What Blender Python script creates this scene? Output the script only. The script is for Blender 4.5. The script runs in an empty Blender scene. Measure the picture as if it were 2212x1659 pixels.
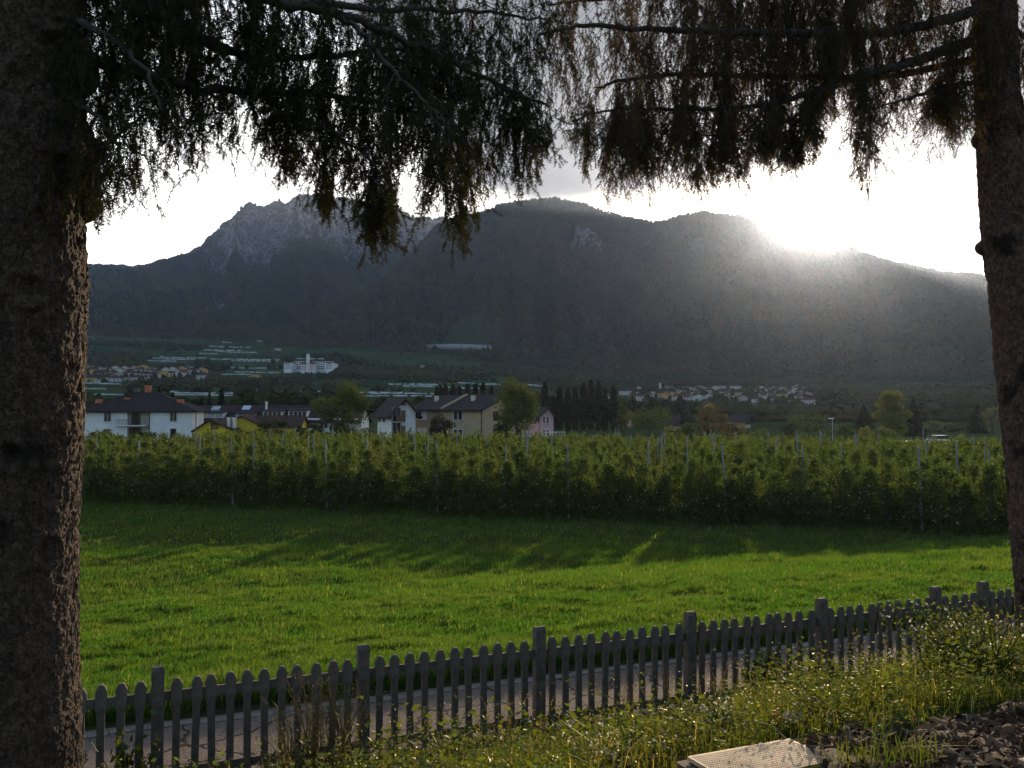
import bpy, math, random
import numpy as np
from mathutils import Vector, Matrix

# ------------------------------------------------------------------ camera, sky, sun, exposure
SC = bpy.context.scene
CAMZ = 5.6                      # camera height over the orchard plain
PITCH = math.radians(1.51)
SUN_EL, SUN_AZ = 10.6, 18.9     # degrees, azimuth to the right of the view axis (+Y)
cam = bpy.data.cameras.new('camera')
cam.sensor_width = 36.0
cam.lens = 31.12
cam.clip_start = 0.05
cam.clip_end = 30000
camo = bpy.data.objects.new('camera', cam)
SC.collection.objects.link(camo)
camo.location = (0, 0, CAMZ)
camo.rotation_euler = (math.pi / 2 + PITCH, 0, 0)
SC.camera = camo
vs = SC.view_settings
SC.display_settings.display_device = 'sRGB'
vs.view_transform = 'Standard'
vs.look = 'None'
vs.gamma = 1.0
vs.use_curve_mapping = False
vs.exposure = 1.28
cy = SC.cycles
cy.max_bounces = 7
cy.diffuse_bounces = 3
cy.glossy_bounces = 2
cy.transmission_bounces = 4
cy.transparent_max_bounces = 6
cy.volume_bounces = 0
cy.use_denoising = True
cy.use_adaptive_sampling = True
cy.adaptive_threshold = 0.02
cy.caustics_reflective = False
cy.caustics_refractive = False
cy.sample_clamp_indirect = 6.0

SUND = Vector((math.sin(math.radians(SUN_AZ)) * math.cos(math.radians(SUN_EL)),
               math.cos(math.radians(SUN_AZ)) * math.cos(math.radians(SUN_EL)),
               math.sin(math.radians(SUN_EL))))
sun = bpy.data.lights.new('sun', 'SUN')
sun.energy = 5.0
sun.angle = math.radians(0.5)
sun.color = (1.0, 0.75, 0.49)
suno = bpy.data.objects.new('sun', sun)
SC.collection.objects.link(suno)
suno.rotation_euler = (-SUND).to_track_quat('-Z', 'Y').to_euler()
suno.location = (20, 20, 60)


def nodes_of(nt):
    for n in list(nt.nodes):
        nt.nodes.remove(n)
    return nt


def N(nt, typ, ins=None, **props):
    n = nt.nodes.new(typ)
    for k, v in props.items():
        setattr(n, k, v)
    for k, v in (ins or {}).items():
        s = n.inputs[k]
        if isinstance(v, bpy.types.NodeSocket):
            nt.links.new(v, s)
        elif isinstance(v, (tuple, list)) and s.type == 'RGBA' and len(v) == 3:
            s.default_value = (*v, 1)
        else:
            s.default_value = v
    return n


def M(nt, op, a, b=0.0, c=0.0, clamp=False):
    n = N(nt, 'ShaderNodeMath', {0: a, 1: b, 2: c}, operation=op)
    n.use_clamp = clamp
    return n.outputs[0]


def MIX(nt, f, a, b, blend='MIX'):
    n = nt.nodes.new('ShaderNodeMix')
    n.data_type = 'RGBA'
    n.blend_type = blend
    n.clamp_factor = True
    for s, v in ((n.inputs[0], f), (n.inputs[6], a), (n.inputs[7], b)):
        if isinstance(v, bpy.types.NodeSocket):
            nt.links.new(v, s)
        elif isinstance(v, (tuple, list)):
            s.default_value = (*v[:3], 1)
        else:
            s.default_value = v
    return n.outputs[2]


def STEP(nt, x, lo, hi):
    n = N(nt, 'ShaderNodeMapRange', {0: x, 1: lo, 2: hi, 3: 0.0, 4: 1.0})
    n.interpolation_type = 'SMOOTHSTEP'
    return n.outputs[0]


W = bpy.data.worlds.new('World')
SC.world = W
W.use_nodes = True
nt = nodes_of(W.node_tree)
sky = N(nt, 'ShaderNodeTexSky')
sky.sky_type = 'NISHITA'
sky.sun_disc = False
sky.sun_elevation = math.radians(SUN_EL)
sky.sun_rotation = math.radians(SUN_AZ)
sky.altitude = 300
sky.air_density = 1.0
sky.dust_density = 2.4
sky.ozone_density = 1.0
tc = N(nt, 'ShaderNodeTexCoord')
d = tc.outputs['Generated']
sep = N(nt, 'ShaderNodeSeparateXYZ', {0: d})
X, Y, Z = sep.outputs
# stretch the clouds towards the horizon (a flat layer seen from below)
zc = M(nt, 'ADD', M(nt, 'MAXIMUM', Z, 0.0), 0.16)
cv = N(nt, 'ShaderNodeCombineXYZ', {0: M(nt, 'DIVIDE', X, zc), 1: M(nt, 'DIVIDE', Y, zc), 2: 0.0}).outputs[0]
n1 = N(nt, 'ShaderNodeTexNoise', {'Vector': cv, 'Scale': 0.9, 'Detail': 7.0, 'Roughness': 0.55, 'Distortion': 0.3}).outputs[0]
n2 = N(nt, 'ShaderNodeTexNoise', {'Vector': cv, 'Scale': 2.6, 'Detail': 6.0, 'Roughness': 0.6}).outputs[0]
# bright thin veil of cloud in the western sky, low over the mountains
west = STEP(nt, Y, -0.2, 0.75)
veil = M(nt, 'MULTIPLY', M(nt, 'MULTIPLY_ADD', STEP(nt, n1, 0.30, 0.62), 0.55, 0.45), west)
low = M(nt, 'SUBTRACT', 1.0, STEP(nt, Z, 0.27, 0.50))
skyc = MIX(nt, 1.0, sky.outputs[0], (0.13, 0.13, 0.13), 'MULTIPLY')
veilc = MIX(nt, low, (0.34, 0.42, 0.56), (1.25, 1.22, 1.16))
base = MIX(nt, veil, skyc, veilc)
# glow of the sun in thin cloud
dot = N(nt, 'ShaderNodeVectorMath', {0: d, 1: tuple(SUND)}, operation='DOT_PRODUCT').outputs['Value']
dot = M(nt, 'MAXIMUM', dot, 0.0)
g1 = M(nt, 'POWER', dot, 1600.0)
g2 = M(nt, 'POWER', dot, 300.0)
glow = MIX(nt, 1.0, (1.0, 0.86, 0.62), N(nt, 'ShaderNodeCombineColor', {0: g1, 1: g1, 2: g1}).outputs[0], 'MULTIPLY')
glow2 = MIX(nt, 1.0, (1.0, 0.92, 0.76), N(nt, 'ShaderNodeCombineColor', {0: g2, 1: g2, 2: g2}).outputs[0], 'MULTIPLY')
# grey cloud bank higher up, on the sunny side
edge = M(nt, 'ADD', M(nt, 'MULTIPLY_ADD', n1, 0.10, -0.05), M(nt, 'MULTIPLY_ADD', n2, 0.07, -0.035))
az = M(nt, 'DIVIDE', X, M(nt, 'MAXIMUM', Y, 0.05))
left = M(nt, 'MULTIPLY', M(nt, 'SUBTRACT', 1.0, STEP(nt, az, -0.34, 0.03)), 0.26)
bank = STEP(nt, M(nt, 'SUBTRACT', M(nt, 'ADD', Z, edge), left), M(nt, 'SUBTRACT', 0.194, M(nt, 'MULTIPLY', STEP(nt, az, 0.1, 0.5), 0.006)), 0.242)
bank = M(nt, 'MULTIPLY', M(nt, 'MULTIPLY', bank, west), M(nt, 'SUBTRACT', 1.0, STEP(nt, Z, 0.6, 0.95)))
greyc = MIX(nt, STEP(nt, n2, 0.35, 0.68), (0.030, 0.034, 0.042), (0.075, 0.080, 0.094))
col_a = N(nt, 'ShaderNodeVectorMath', {0: glow, 1: (30.0, 30.0, 30.0)}, operation='MULTIPLY').outputs[0]
col_b = N(nt, 'ShaderNodeVectorMath', {0: glow2, 1: (0.7, 0.7, 0.7)}, operation='MULTIPLY').outputs[0]
col0 = MIX(nt, M(nt, 'MULTIPLY', bank, 0.96), base, greyc)
colf = N(nt, 'ShaderNodeVectorMath', {0: N(nt, 'ShaderNodeVectorMath', {0: col0, 1: col_a}, operation='ADD').outputs[0], 1: col_b}, operation='ADD').outputs[0]
bg = N(nt, 'ShaderNodeBackground', {'Color': colf, 'Strength': 1.0})
out = N(nt, 'ShaderNodeOutputWorld', {'Surface': bg.outputs[0]})

# ------------------------------------------------------------------ pixel <-> world (2212 x 1659 picture units)
FPX, CX, CYP = 1912.0, 1106.0, 829.5
cp, sp = math.cos(PITCH), math.sin(PITCH)


def ray(u, v):
    xc = (u - CX) / FPX
    yc = -(v - CYP) / FPX
    return np.array([xc, cp - yc * sp, sp + yc * cp])


def at(u, v, depth):
    r = ray(u, v)
    p = r * (depth / r[1])
    return np.array([p[0], p[1], p[2] + CAMZ])


def project(x, y, z):
    dz = z - CAMZ
    f = y * cp + dz * sp
    return CX + FPX * x / f, CYP - FPX * (dz * cp - y * sp) / f


def tan_el(u, v):
    r = ray(u, v)
    return r[2] / math.hypot(r[0], r[1])


def az_of(u):
    r = ray(u, 880)
    return math.atan2(r[0], r[1])


# ------------------------------------------------------------------ noise
def _h(ix, iy, seed):
    h = (ix.astype(np.int64) * 374761393 + iy.astype(np.int64) * 668265263 + seed * 974634721) & 0xffffffff
    h = ((h ^ (h >> 13)) * 1274126177) & 0xffffffff
    h = ((h ^ (h >> 16)) * 2246822519) & 0xffffffff
    return ((h ^ (h >> 15)) & 0xffffff) / float(0xffffff)


def vnoise(x, y, seed=0):
    x = np.asarray(x, float); y = np.asarray(y, float)
    ix = np.floor(x); iy = np.floor(y)
    fx = x - ix; fy = y - iy
    fx = fx * fx * (3 - 2 * fx); fy = fy * fy * (3 - 2 * fy)
    a = _h(ix, iy, seed); b = _h(ix + 1, iy, seed); c = _h(ix, iy + 1, seed); e = _h(ix + 1, iy + 1, seed)
    return (a * (1 - fx) + b * fx) * (1 - fy) + (c * (1 - fx) + e * fx) * fy


def fbm(x, y, seed=0, octv=5, rough=0.5):
    s = 0; amp = 1.0; tot = 0
    for o in range(octv):
        s = s + amp * vnoise(np.asarray(x) * 2 ** o + 17.3 * o, np.asarray(y) * 2 ** o - 9.1 * o, seed + o)
        tot += amp; amp *= rough
    return s / tot


def cell(x, y, seed=0):
    """F1, F2 and the id of a jittered-grid cellular pattern."""
    x = np.asarray(x, float); y = np.asarray(y, float)
    ix = np.floor(x); iy = np.floor(y)
    f1 = np.full(x.shape, 9.0); f2 = np.full(x.shape, 9.0); cid = np.zeros(x.shape)
    for dx in (-1, 0, 1):
        for dy in (-1, 0, 1):
            jx = ix + dx; jy = iy + dy
            px = jx + _h(jx, jy, seed); py = jy + _h(jx, jy, seed + 77)
            dd = np.hypot(px - x, py - y)
            m = dd < f1
            f2 = np.where(m, f1, np.minimum(f2, dd))
            cid = np.where(m, _h(jx, jy, seed + 5), cid)
            f1 = np.where(m, dd, f1)
    return f1, f2, cid


def sstep(a, b, x):
    t = np.clip((np.asarray(x, float) - a) / (b - a), 0, 1)
    return t * t * (3 - 2 * t)


# ------------------------------------------------------------------ object helpers
def link(o, parent=None):
    SC.collection.objects.link(o)
    if parent is not None:
        o.parent = parent
    return o


def mesh(name, V, F, mats=(), midx=None, smooth=False, parent=None, loc=None, attrs=None):
    """V (n,3); F: list of (k,3)/(k,4) index arrays, or a plain list of tuples; midx: one index per face."""
    me = bpy.data.meshes.new(name)
    V = np.asarray(V, np.float32)
    if isinstance(F, (list, tuple)) and len(F) and not isinstance(F[0], np.ndarray):
        loops = np.array([i for f in F for i in f], np.int32)
        cnt = np.array([len(f) for f in F], np.int32)
    else:
        Fs = [f for f in (F if isinstance(F, (list, tuple)) else [F]) if len(f)]
        loops = np.concatenate([f.ravel() for f in Fs]).astype(np.int32)
        cnt = np.concatenate([np.full(len(f), f.shape[1], np.int32) for f in Fs])
    st = np.zeros(len(cnt), np.int32)
    st[1:] = np.cumsum(cnt)[:-1]
    me.vertices.add(len(V)); me.vertices.foreach_set('co', V.ravel())
    me.loops.add(len(loops)); me.loops.foreach_set('vertex_index', loops)
    me.polygons.add(len(cnt)); me.polygons.foreach_set('loop_start', st)
    for m in (mats if isinstance(mats, (list, tuple)) else [mats]):
        me.materials.append(m)
    if midx is not None:
        me.polygons.foreach_set('material_index', np.asarray(midx, np.int32))
    if smooth:
        me.polygons.foreach_set('use_smooth', np.ones(len(cnt), bool))
    else:
        me.polygons.foreach_set('use_smooth', np.zeros(len(cnt), bool))
    for k, a in (attrs or {}).items():
        at_ = me.attributes.new(k, 'FLOAT', 'POINT')
        at_.data.foreach_set('value', np.asarray(a, np.float32).ravel())
    me.update(calc_edges=True)
    o = bpy.data.objects.new(name, me)
    link(o, parent)
    if loc is not None:
        o.location = loc
    return o


def tag(o, label=None, cat=None, group=None, kind=None):
    if label: o['label'] = label
    if cat: o['category'] = cat
    if group: o['group'] = group
    if kind: o['kind'] = kind
    return o


def empty(name, loc, rz=0.0, label=None, cat=None, group=None):
    o = bpy.data.objects.new(name, None)
    o.empty_display_size = 0.3
    link(o)
    o.location = loc
    o.rotation_euler = (0, 0, rz)
    return tag(o, label, cat, group)


def copy_tree(o, parent=None, loc=None, rz=None, sc=None, label=None, cat=None, group=None):
    c = o.copy()
    link(c)
    if parent is not None:
        c.parent = parent
    if loc is not None: c.location = loc
    if rz is not None: c.rotation_euler = (0, 0, rz)
    if sc is not None: c.scale = sc
    tag(c, label, cat, group)
    for ch in o.children:
        copy_tree(ch, c)
    return c


class MB:
    """collects shapes with one material index each"""
    def __init__(s):
        s.v = []; s.f = []; s.m = []

    def add(s, V, F, m=0):
        b = len(s.v)
        s.v += [tuple(p) for p in V]
        s.f += [tuple(i + b for i in f) for f in F]
        s.m += [m] * len(F)
        return s

    def box(s, c, size, m=0, rz=0.0, bevel=0.0):
        hx, hy, hz = size[0] / 2, size[1] / 2, size[2] / 2
        P = []
        for z in (-hz, hz):
            for x, y in ((-hx, -hy), (hx, -hy), (hx, hy), (-hx, hy)):
                P.append((x * math.cos(rz) - y * math.sin(rz) + c[0], x * math.sin(rz) + y * math.cos(rz) + c[1], z + c[2]))
        return s.add(P, [(3, 2, 1, 0), (4, 5, 6, 7), (0, 1, 5, 4), (1, 2, 6, 5), (2, 3, 7, 6), (3, 0, 4, 7)], m)

    def prism(s, poly, y0, y1, m=0):
        """poly in x,z, extruded along y"""
        n = len(poly)
        V = [(x, y0, z) for x, z in poly] + [(x, y1, z) for x, z in poly]
        F = [tuple(range(n)), tuple(range(2 * n - 1, n - 1, -1))] + [(i + n, (i + 1) % n + n, (i + 1) % n, i) for i in range(n)]
        return s.add(V, F, m)

    def tube(s, pts, rad, n=8, m=0, cap=True):
        pts = [Vector(p) for p in pts]
        rad = rad if hasattr(rad, '__len__') else [rad] * len(pts)
        V = []; F = []
        ref = None
        for i, p in enumerate(pts):
            t = (pts[min(i + 1, len(pts) - 1)] - pts[max(i - 1, 0)]).normalized()
            if ref is None:
                ref = t.orthogonal().normalized()
            a = (ref - t * ref.dot(t)).normalized()
            ref = a
            b = t.cross(a)
            for k in range(n):
                q = 2 * math.pi * k / n
                V.append(p + (a * math.cos(q) + b * math.sin(q)) * rad[i])
        for i in range(len(pts) - 1):
            for k in range(n):
                F.append((i * n + k, i * n + (k + 1) % n, (i + 1) * n + (k + 1) % n, (i + 1) * n + k))
        if cap:
            F.append(tuple(range(n - 1, -1, -1)))
            F.append(tuple(range((len(pts) - 1) * n, len(pts) * n)))
        return s.add(V, F, m)

    def build(s, name, mats, parent=None, loc=None, smooth=False):
        return mesh(name, s.v, s.f, mats, s.m, smooth, parent, loc)


RNG = np.random.default_rng(11)


def rot_z(P, a):
    c, s_ = math.cos(a), math.sin(a)
    return np.stack([P[..., 0] * c - P[..., 1] * s_, P[..., 0] * s_ + P[..., 1] * c, P[..., 2]], -1)


def unit(v):
    return v / np.maximum(np.linalg.norm(v, axis=-1, keepdims=True), 1e-9)


def leaf_quads(P, ln, wd, rng, flat=0.0, droop=0.0):
    """a rhombic leaf at each point; flat pulls the leaf plane towards horizontal"""
    n = len(P)
    a = rng.normal(size=(n, 3)); a[:, 2] = a[:, 2] * (1 - flat) - droop
    a = unit(a)
    b = rng.normal(size=(n, 3)); b[:, 2] *= (1 - flat)
    b = unit(b - a * np.sum(a * b, 1, keepdims=True))
    c = np.cross(a, b)
    L = ln * rng.uniform(0.7, 1.25, (n, 1)); Wd = wd * rng.uniform(0.7, 1.25, (n, 1))
    V = np.stack([P - a * L * .5, P + b * Wd * .5 + c * Wd * .12, P + a * L * .5, P - b * Wd * .5 + c * Wd * .12], 1).reshape(-1, 3)
    return V, np.arange(4 * n).reshape(n, 4)


def merge(parts):
    """[(V, F)] with equal face sizes -> V, F"""
    Vs = []; Fs = []; b = 0
    for V, F in parts:
        Vs.append(V); Fs.append(F + b); b += len(V)
    return np.concatenate(Vs), np.concatenate(Fs)
# ------------------------------------------------------------------ materials
def new_mat(name):
    m = bpy.data.materials.new(name)
    m.use_nodes = True
    nodes_of(m.node_tree)
    return m, m.node_tree


def finish(nt, sh, disp=None):
    N(nt, 'ShaderNodeOutputMaterial', {'Surface': sh})


def mat(name, c1, c2=None, scale=3.0, rough=0.85, bump=0.0, bscale=30.0, metal=0.0, spec=0.3, detail=5.0, coords='Object', stretch=(1, 1, 1), contrast=(0.35, 0.65)):
    m, nt = new_mat(name)
    tc = N(nt, 'ShaderNodeTexCoord')
    mp = N(nt, 'ShaderNodeMapping', {'Vector': tc.outputs[coords], 'Scale': stretch})
    v = mp.outputs[0]
    col = c1
    if c2 is not None:
        nz = N(nt, 'ShaderNodeTexNoise', {'Vector': v, 'Scale': scale, 'Detail': detail, 'Roughness': 0.6})
        col = MIX(nt, STEP(nt, nz.outputs[0], *contrast), c1, c2)
    ins = {'Base Color': col, 'Roughness': rough, 'Metallic': metal, 'Specular IOR Level': spec}
    if bump:
        nb = N(nt, 'ShaderNodeTexNoise', {'Vector': v, 'Scale': bscale, 'Detail': 6.0, 'Roughness': 0.65})
        ins['Normal'] = N(nt, 'ShaderNodeBump', {'Height': nb.outputs[0], 'Strength': 0.8, 'Distance': bump}).outputs[0]
    b = N(nt, 'ShaderNodeBsdfPrincipled', ins)
    finish(nt, b.outputs[0])
    return m


def leaf_mat(name, c1, c2, tr=None, trans=0.45, gloss=0.06, patch=0.0, patch_c=None, rare=None, rough=0.5):
    """two leaf colours mixed leaf by leaf, light passing through the blade"""
    m, nt = new_mat(name)
    geo = N(nt, 'ShaderNodeNewGeometry')
    r = geo.outputs['Random Per Island']
    col = MIX(nt, r, c1, c2)
    if patch:
        tc = N(nt, 'ShaderNodeTexCoord')
        nz = N(nt, 'ShaderNodeTexNoise', {'Vector': geo.outputs['Position'], 'Scale': patch, 'Detail': 4.0, 'Roughness': 0.6})
        col = MIX(nt, STEP(nt, nz.outputs[0], 0.40, 0.64), col, MIX(nt, r, patch_c, tuple(x * 0.8 for x in patch_c)))
    if rare is not None:
        col = MIX(nt, STEP(nt, r, 1 - rare[0] - 0.01, 1 - rare[0]), col, rare[1])
    df = N(nt, 'ShaderNodeBsdfDiffuse', {'Color': col})
    k = tr or (1.5, 1.45, 0.55)
    tcol = MIX(nt, 1.0, col, k, 'MULTIPLY')
    tcol = N(nt, 'ShaderNodeVectorMath', {0: col, 1: k}, operation='MULTIPLY').outputs[0]
    tl = N(nt, 'ShaderNodeBsdfTranslucent', {'Color': tcol})
    sh = N(nt, 'ShaderNodeMixShader', {0: trans, 1: df.outputs[0], 2: tl.outputs[0]})
    if gloss:
        gl = N(nt, 'ShaderNodeBsdfGlossy', {'Color': (0.55, 0.55, 0.42), 'Roughness': rough})
        sh = N(nt, 'ShaderNodeMixShader', {0: gloss, 1: sh.outputs[0], 2: gl.outputs[0]})
    finish(nt, sh.outputs[0])
    return m


MT = {}
MT['white_wall'] = mat('white_render', (0.68, 0.68, 0.69), (0.60, 0.60, 0.61), 0.6, 0.9)
MT['cream_wall'] = mat('cream_render', (0.50, 0.50, 0.45), (0.44, 0.44, 0.40), 0.6, 0.9)
MT['tan_wall'] = mat('tan_render', (0.42, 0.32, 0.20), (0.36, 0.27, 0.17), 0.5, 0.9)
MT['yellow_wall'] = mat('yellow_render', (0.62, 0.46, 0.035), (0.52, 0.40, 0.04), 0.6, 0.9)
MT['pink_wall'] = mat('pink_render', (0.56, 0.36, 0.38), (0.50, 0.33, 0.35), 0.6, 0.9)
MT['village_pink'] = mat('dusty_pink_render', (0.42, 0.33, 0.32), (0.38, 0.30, 0.30), 0.6, 0.9)
MT['village_yellow'] = mat('dusty_yellow_render', (0.42, 0.34, 0.16), (0.38, 0.31, 0.15), 0.6, 0.9)
MT['village_white'] = mat('dusty_white_render', (0.44, 0.44, 0.45), (0.38, 0.38, 0.39), 0.6, 0.9)
MT['ochre_wall'] = mat('ochre_render', (0.50, 0.32, 0.12), (0.44, 0.28, 0.11), 0.6, 0.9)
MT['roof'] = mat('dark_roof_tiles', (0.040, 0.035, 0.037), (0.027, 0.024, 0.026), 1.5, 0.95, 0.05, 6.0, spec=0.05)
MT['roof_brown'] = mat('brown_roof_tiles', (0.066, 0.042, 0.037), (0.044, 0.031, 0.029), 1.5, 0.95, 0.05, 6.0, spec=0.05)
MT['roof_red'] = mat('red_roof_tiles', (0.11, 0.055, 0.04), (0.07, 0.042, 0.034), 1.5, 0.95, spec=0.05)
MT['chimney'] = mat('terracotta_chimney', (0.48, 0.16, 0.075), (0.36, 0.12, 0.06), 2.0, 0.9)
MT['pane'] = mat('dark_pane', (0.02, 0.022, 0.026), None, rough=0.15, spec=0.5)
MT['frame_white'] = mat('white_frame', (0.70, 0.70, 0.70), None, rough=0.5)
MT['frame_brown'] = mat('brown_frame', (0.10, 0.055, 0.035), None, rough=0.6)
MT['shutter'] = mat('brown_shutter', (0.20, 0.10, 0.05), None, rough=0.7)
MT['iron'] = mat('dark_iron', (0.03, 0.03, 0.032), None, rough=0.6)
MT['grey_trim'] = mat('grey_trim', (0.32, 0.33, 0.34), None, rough=0.6)
MT['steel_flue'] = mat('steel_flue', (0.55, 0.55, 0.56), None, rough=0.35, metal=0.7)
MT['timber'] = mat('brown_timber', (0.13, 0.075, 0.045), (0.09, 0.05, 0.03), 3.0, 0.8)
MT['net'] = mat('white_crop_net', (0.52, 0.55, 0.56), (0.22, 0.25, 0.26), 0.09, 0.8)
MT['trunk'] = mat('tree_bark', (0.09, 0.07, 0.055), (0.05, 0.04, 0.034), 6.0, 0.95)
MT['concrete_post'] = mat('pale_concrete_post', (0.22, 0.22, 0.23), (0.15, 0.15, 0.16), 4.0, 0.9)
MT['fence'] = mat('weathered_concrete', (0.118, 0.094, 0.074), (0.064, 0.053, 0.043), 7.0, 0.92, 0.006, 90.0)


def terrain_mat():
    """valley floor: bank soil and grass near by, dark orchard fields far off"""
    m, nt = new_mat('valley_ground')
    geo = N(nt, 'ShaderNodeNewGeometry')
    pos = geo.outputs['Position']
    dist = N(nt, 'ShaderNodeVectorMath', {0: pos}, operation='LENGTH').outputs['Value']
    a = N(nt, 'ShaderNodeTexNoise', {'Vector': pos, 'Scale': 1.3, 'Detail': 7.0, 'Roughness': 0.65}).outputs[0]
    near = MIX(nt, STEP(nt, a, 0.38, 0.62), (0.040, 0.034, 0.020), (0.030, 0.045, 0.012))
    big = N(nt, 'ShaderNodeTexVoronoi', {'Vector': N(nt, 'ShaderNodeMapping', {'Vector': pos, 'Scale': (1.0, 0.45, 1.0)}).outputs[0], 'Scale': 0.016})
    fld = MIX(nt, N(nt, 'ShaderNodeSeparateColor', {0: big.outputs['Color']}).outputs[0], (0.027, 0.046, 0.020), (0.050, 0.072, 0.030))
    b = N(nt, 'ShaderNodeTexNoise', {'Vector': pos, 'Scale': 0.11, 'Detail': 6.0, 'Roughness': 0.7}).outputs[0]
    fld = MIX(nt, STEP(nt, b, 0.45, 0.7), fld, (0.016, 0.024, 0.012))
    col = MIX(nt, STEP(nt, dist, 90.0, 160.0), near, fld)
    nb = N(nt, 'ShaderNodeTexNoise', {'Vector': pos, 'Scale': 9.0, 'Detail': 6.0, 'Roughness': 0.7}).outputs[0]
    bp = N(nt, 'ShaderNodeBump', {'Height': nb, 'Strength': 0.7, 'Distance': 0.08}).outputs[0]
    p = N(nt, 'ShaderNodeBsdfPrincipled', {'Base Color': col, 'Roughness': 1.0, 'Specular IOR Level': 0.0, 'Normal': bp})
    finish(nt, p.outputs[0])
    return m


def mountain_mat():
    m, nt = new_mat('forested_mountain')
    geo = N(nt, 'ShaderNodeNewGeometry')
    pos = geo.outputs['Position']
    rock = N(nt, 'ShaderNodeAttribute', attribute_name='rock').outputs['Fac']
    clear = N(nt, 'ShaderNodeAttribute', attribute_name='clearing').outputs['Fac']
    a = N(nt, 'ShaderNodeTexNoise', {'Vector': pos, 'Scale': 0.012, 'Detail': 8.0, 'Roughness': 0.7}).outputs[0]
    forest = MIX(nt, STEP(nt, a, 0.38, 0.62), (0.016, 0.024, 0.012), (0.034, 0.046, 0.018))
    st = N(nt, 'ShaderNodeMapping', {'Vector': pos, 'Scale': (0.02, 0.02, 0.004)}).outputs[0]
    b = N(nt, 'ShaderNodeTexNoise', {'Vector': st, 'Scale': 1.0, 'Detail': 9.0, 'Roughness': 0.72}).outputs[0]
    rc = MIX(nt, STEP(nt, b, 0.36, 0.64), (0.040, 0.041, 0.041), (0.20, 0.195, 0.19))
    c = N(nt, 'ShaderNodeTexNoise', {'Vector': pos, 'Scale': 0.018, 'Detail': 8.0, 'Roughness': 0.75}).outputs[0]
    rmask = STEP(nt, M(nt, 'ADD', rock, M(nt, 'MULTIPLY_ADD', c, 1.2, -0.6)), 0.42, 0.60)
    col = MIX(nt, rmask, forest, rc)
    col = MIX(nt, clear, col, MIX(nt, a, (0.030, 0.045, 0.020), (0.045, 0.060, 0.028)))
    bp = N(nt, 'ShaderNodeBump', {'Height': c, 'Strength': 1.0, 'Distance': 14.0}).outputs[0]
    p = N(nt, 'ShaderNodeBsdfPrincipled', {'Base Color': col, 'Roughness': 1.0, 'Specular IOR Level': 0.0, 'Normal': bp})
    finish(nt, p.outputs[0])
    return m


def path_mat():
    m, nt = new_mat('worn_asphalt_path')
    geo = N(nt, 'ShaderNodeNewGeometry')
    pos = geo.outputs['Position']
    a = N(nt, 'ShaderNodeTexNoise', {'Vector': pos, 'Scale': 1.2, 'Detail': 5.0, 'Roughness': 0.6}).outputs[0]
    sp_ = N(nt, 'ShaderNodeTexVoronoi', {'Vector': pos, 'Scale': 60.0})
    g = N(nt, 'ShaderNodeSeparateColor', {0: sp_.outputs['Color']}).outputs[0]
    col = MIX(nt, a, (0.098, 0.075, 0.062), (0.150, 0.118, 0.098))
    col = MIX(nt, M(nt, 'MULTIPLY', STEP(nt, g, 0.55, 0.95), 0.6), col, (0.21, 0.185, 0.165))
    w = N(nt, 'ShaderNodeTexNoise', {'Vector': pos, 'Scale': 1.7, 'Detail': 4.0}).outputs['Color']
    wv = N(nt, 'ShaderNodeVectorMath', {0: pos, 1: N(nt, 'ShaderNodeVectorMath', {0: w, 1: (0.5, 0.5, 0.5)}, operation='MULTIPLY').outputs[0]}, operation='ADD').outputs[0]
    ck = N(nt, 'ShaderNodeTexVoronoi', {'Vector': wv, 'Scale': 0.75}, feature='DISTANCE_TO_EDGE').outputs['Distance']
    crack = M(nt, 'SUBTRACT', 1.0, STEP(nt, ck, 0.004, 0.02))
    col = MIX(nt, crack, col, (0.025, 0.022, 0.02))
    hb = M(nt, 'SUBTRACT', M(nt, 'MULTIPLY', sp_.outputs['Distance'], -0.9), crack)
    bp = N(nt, 'ShaderNodeBump', {'Height': hb, 'Strength': 0.9, 'Distance': 0.012}).outputs[0]
    p = N(nt, 'ShaderNodeBsdfPrincipled', {'Base Color': col, 'Roughness': 0.95, 'Specular IOR Level': 0.06, 'Normal': bp})
    finish(nt, p.outputs[0])
    return m


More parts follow.
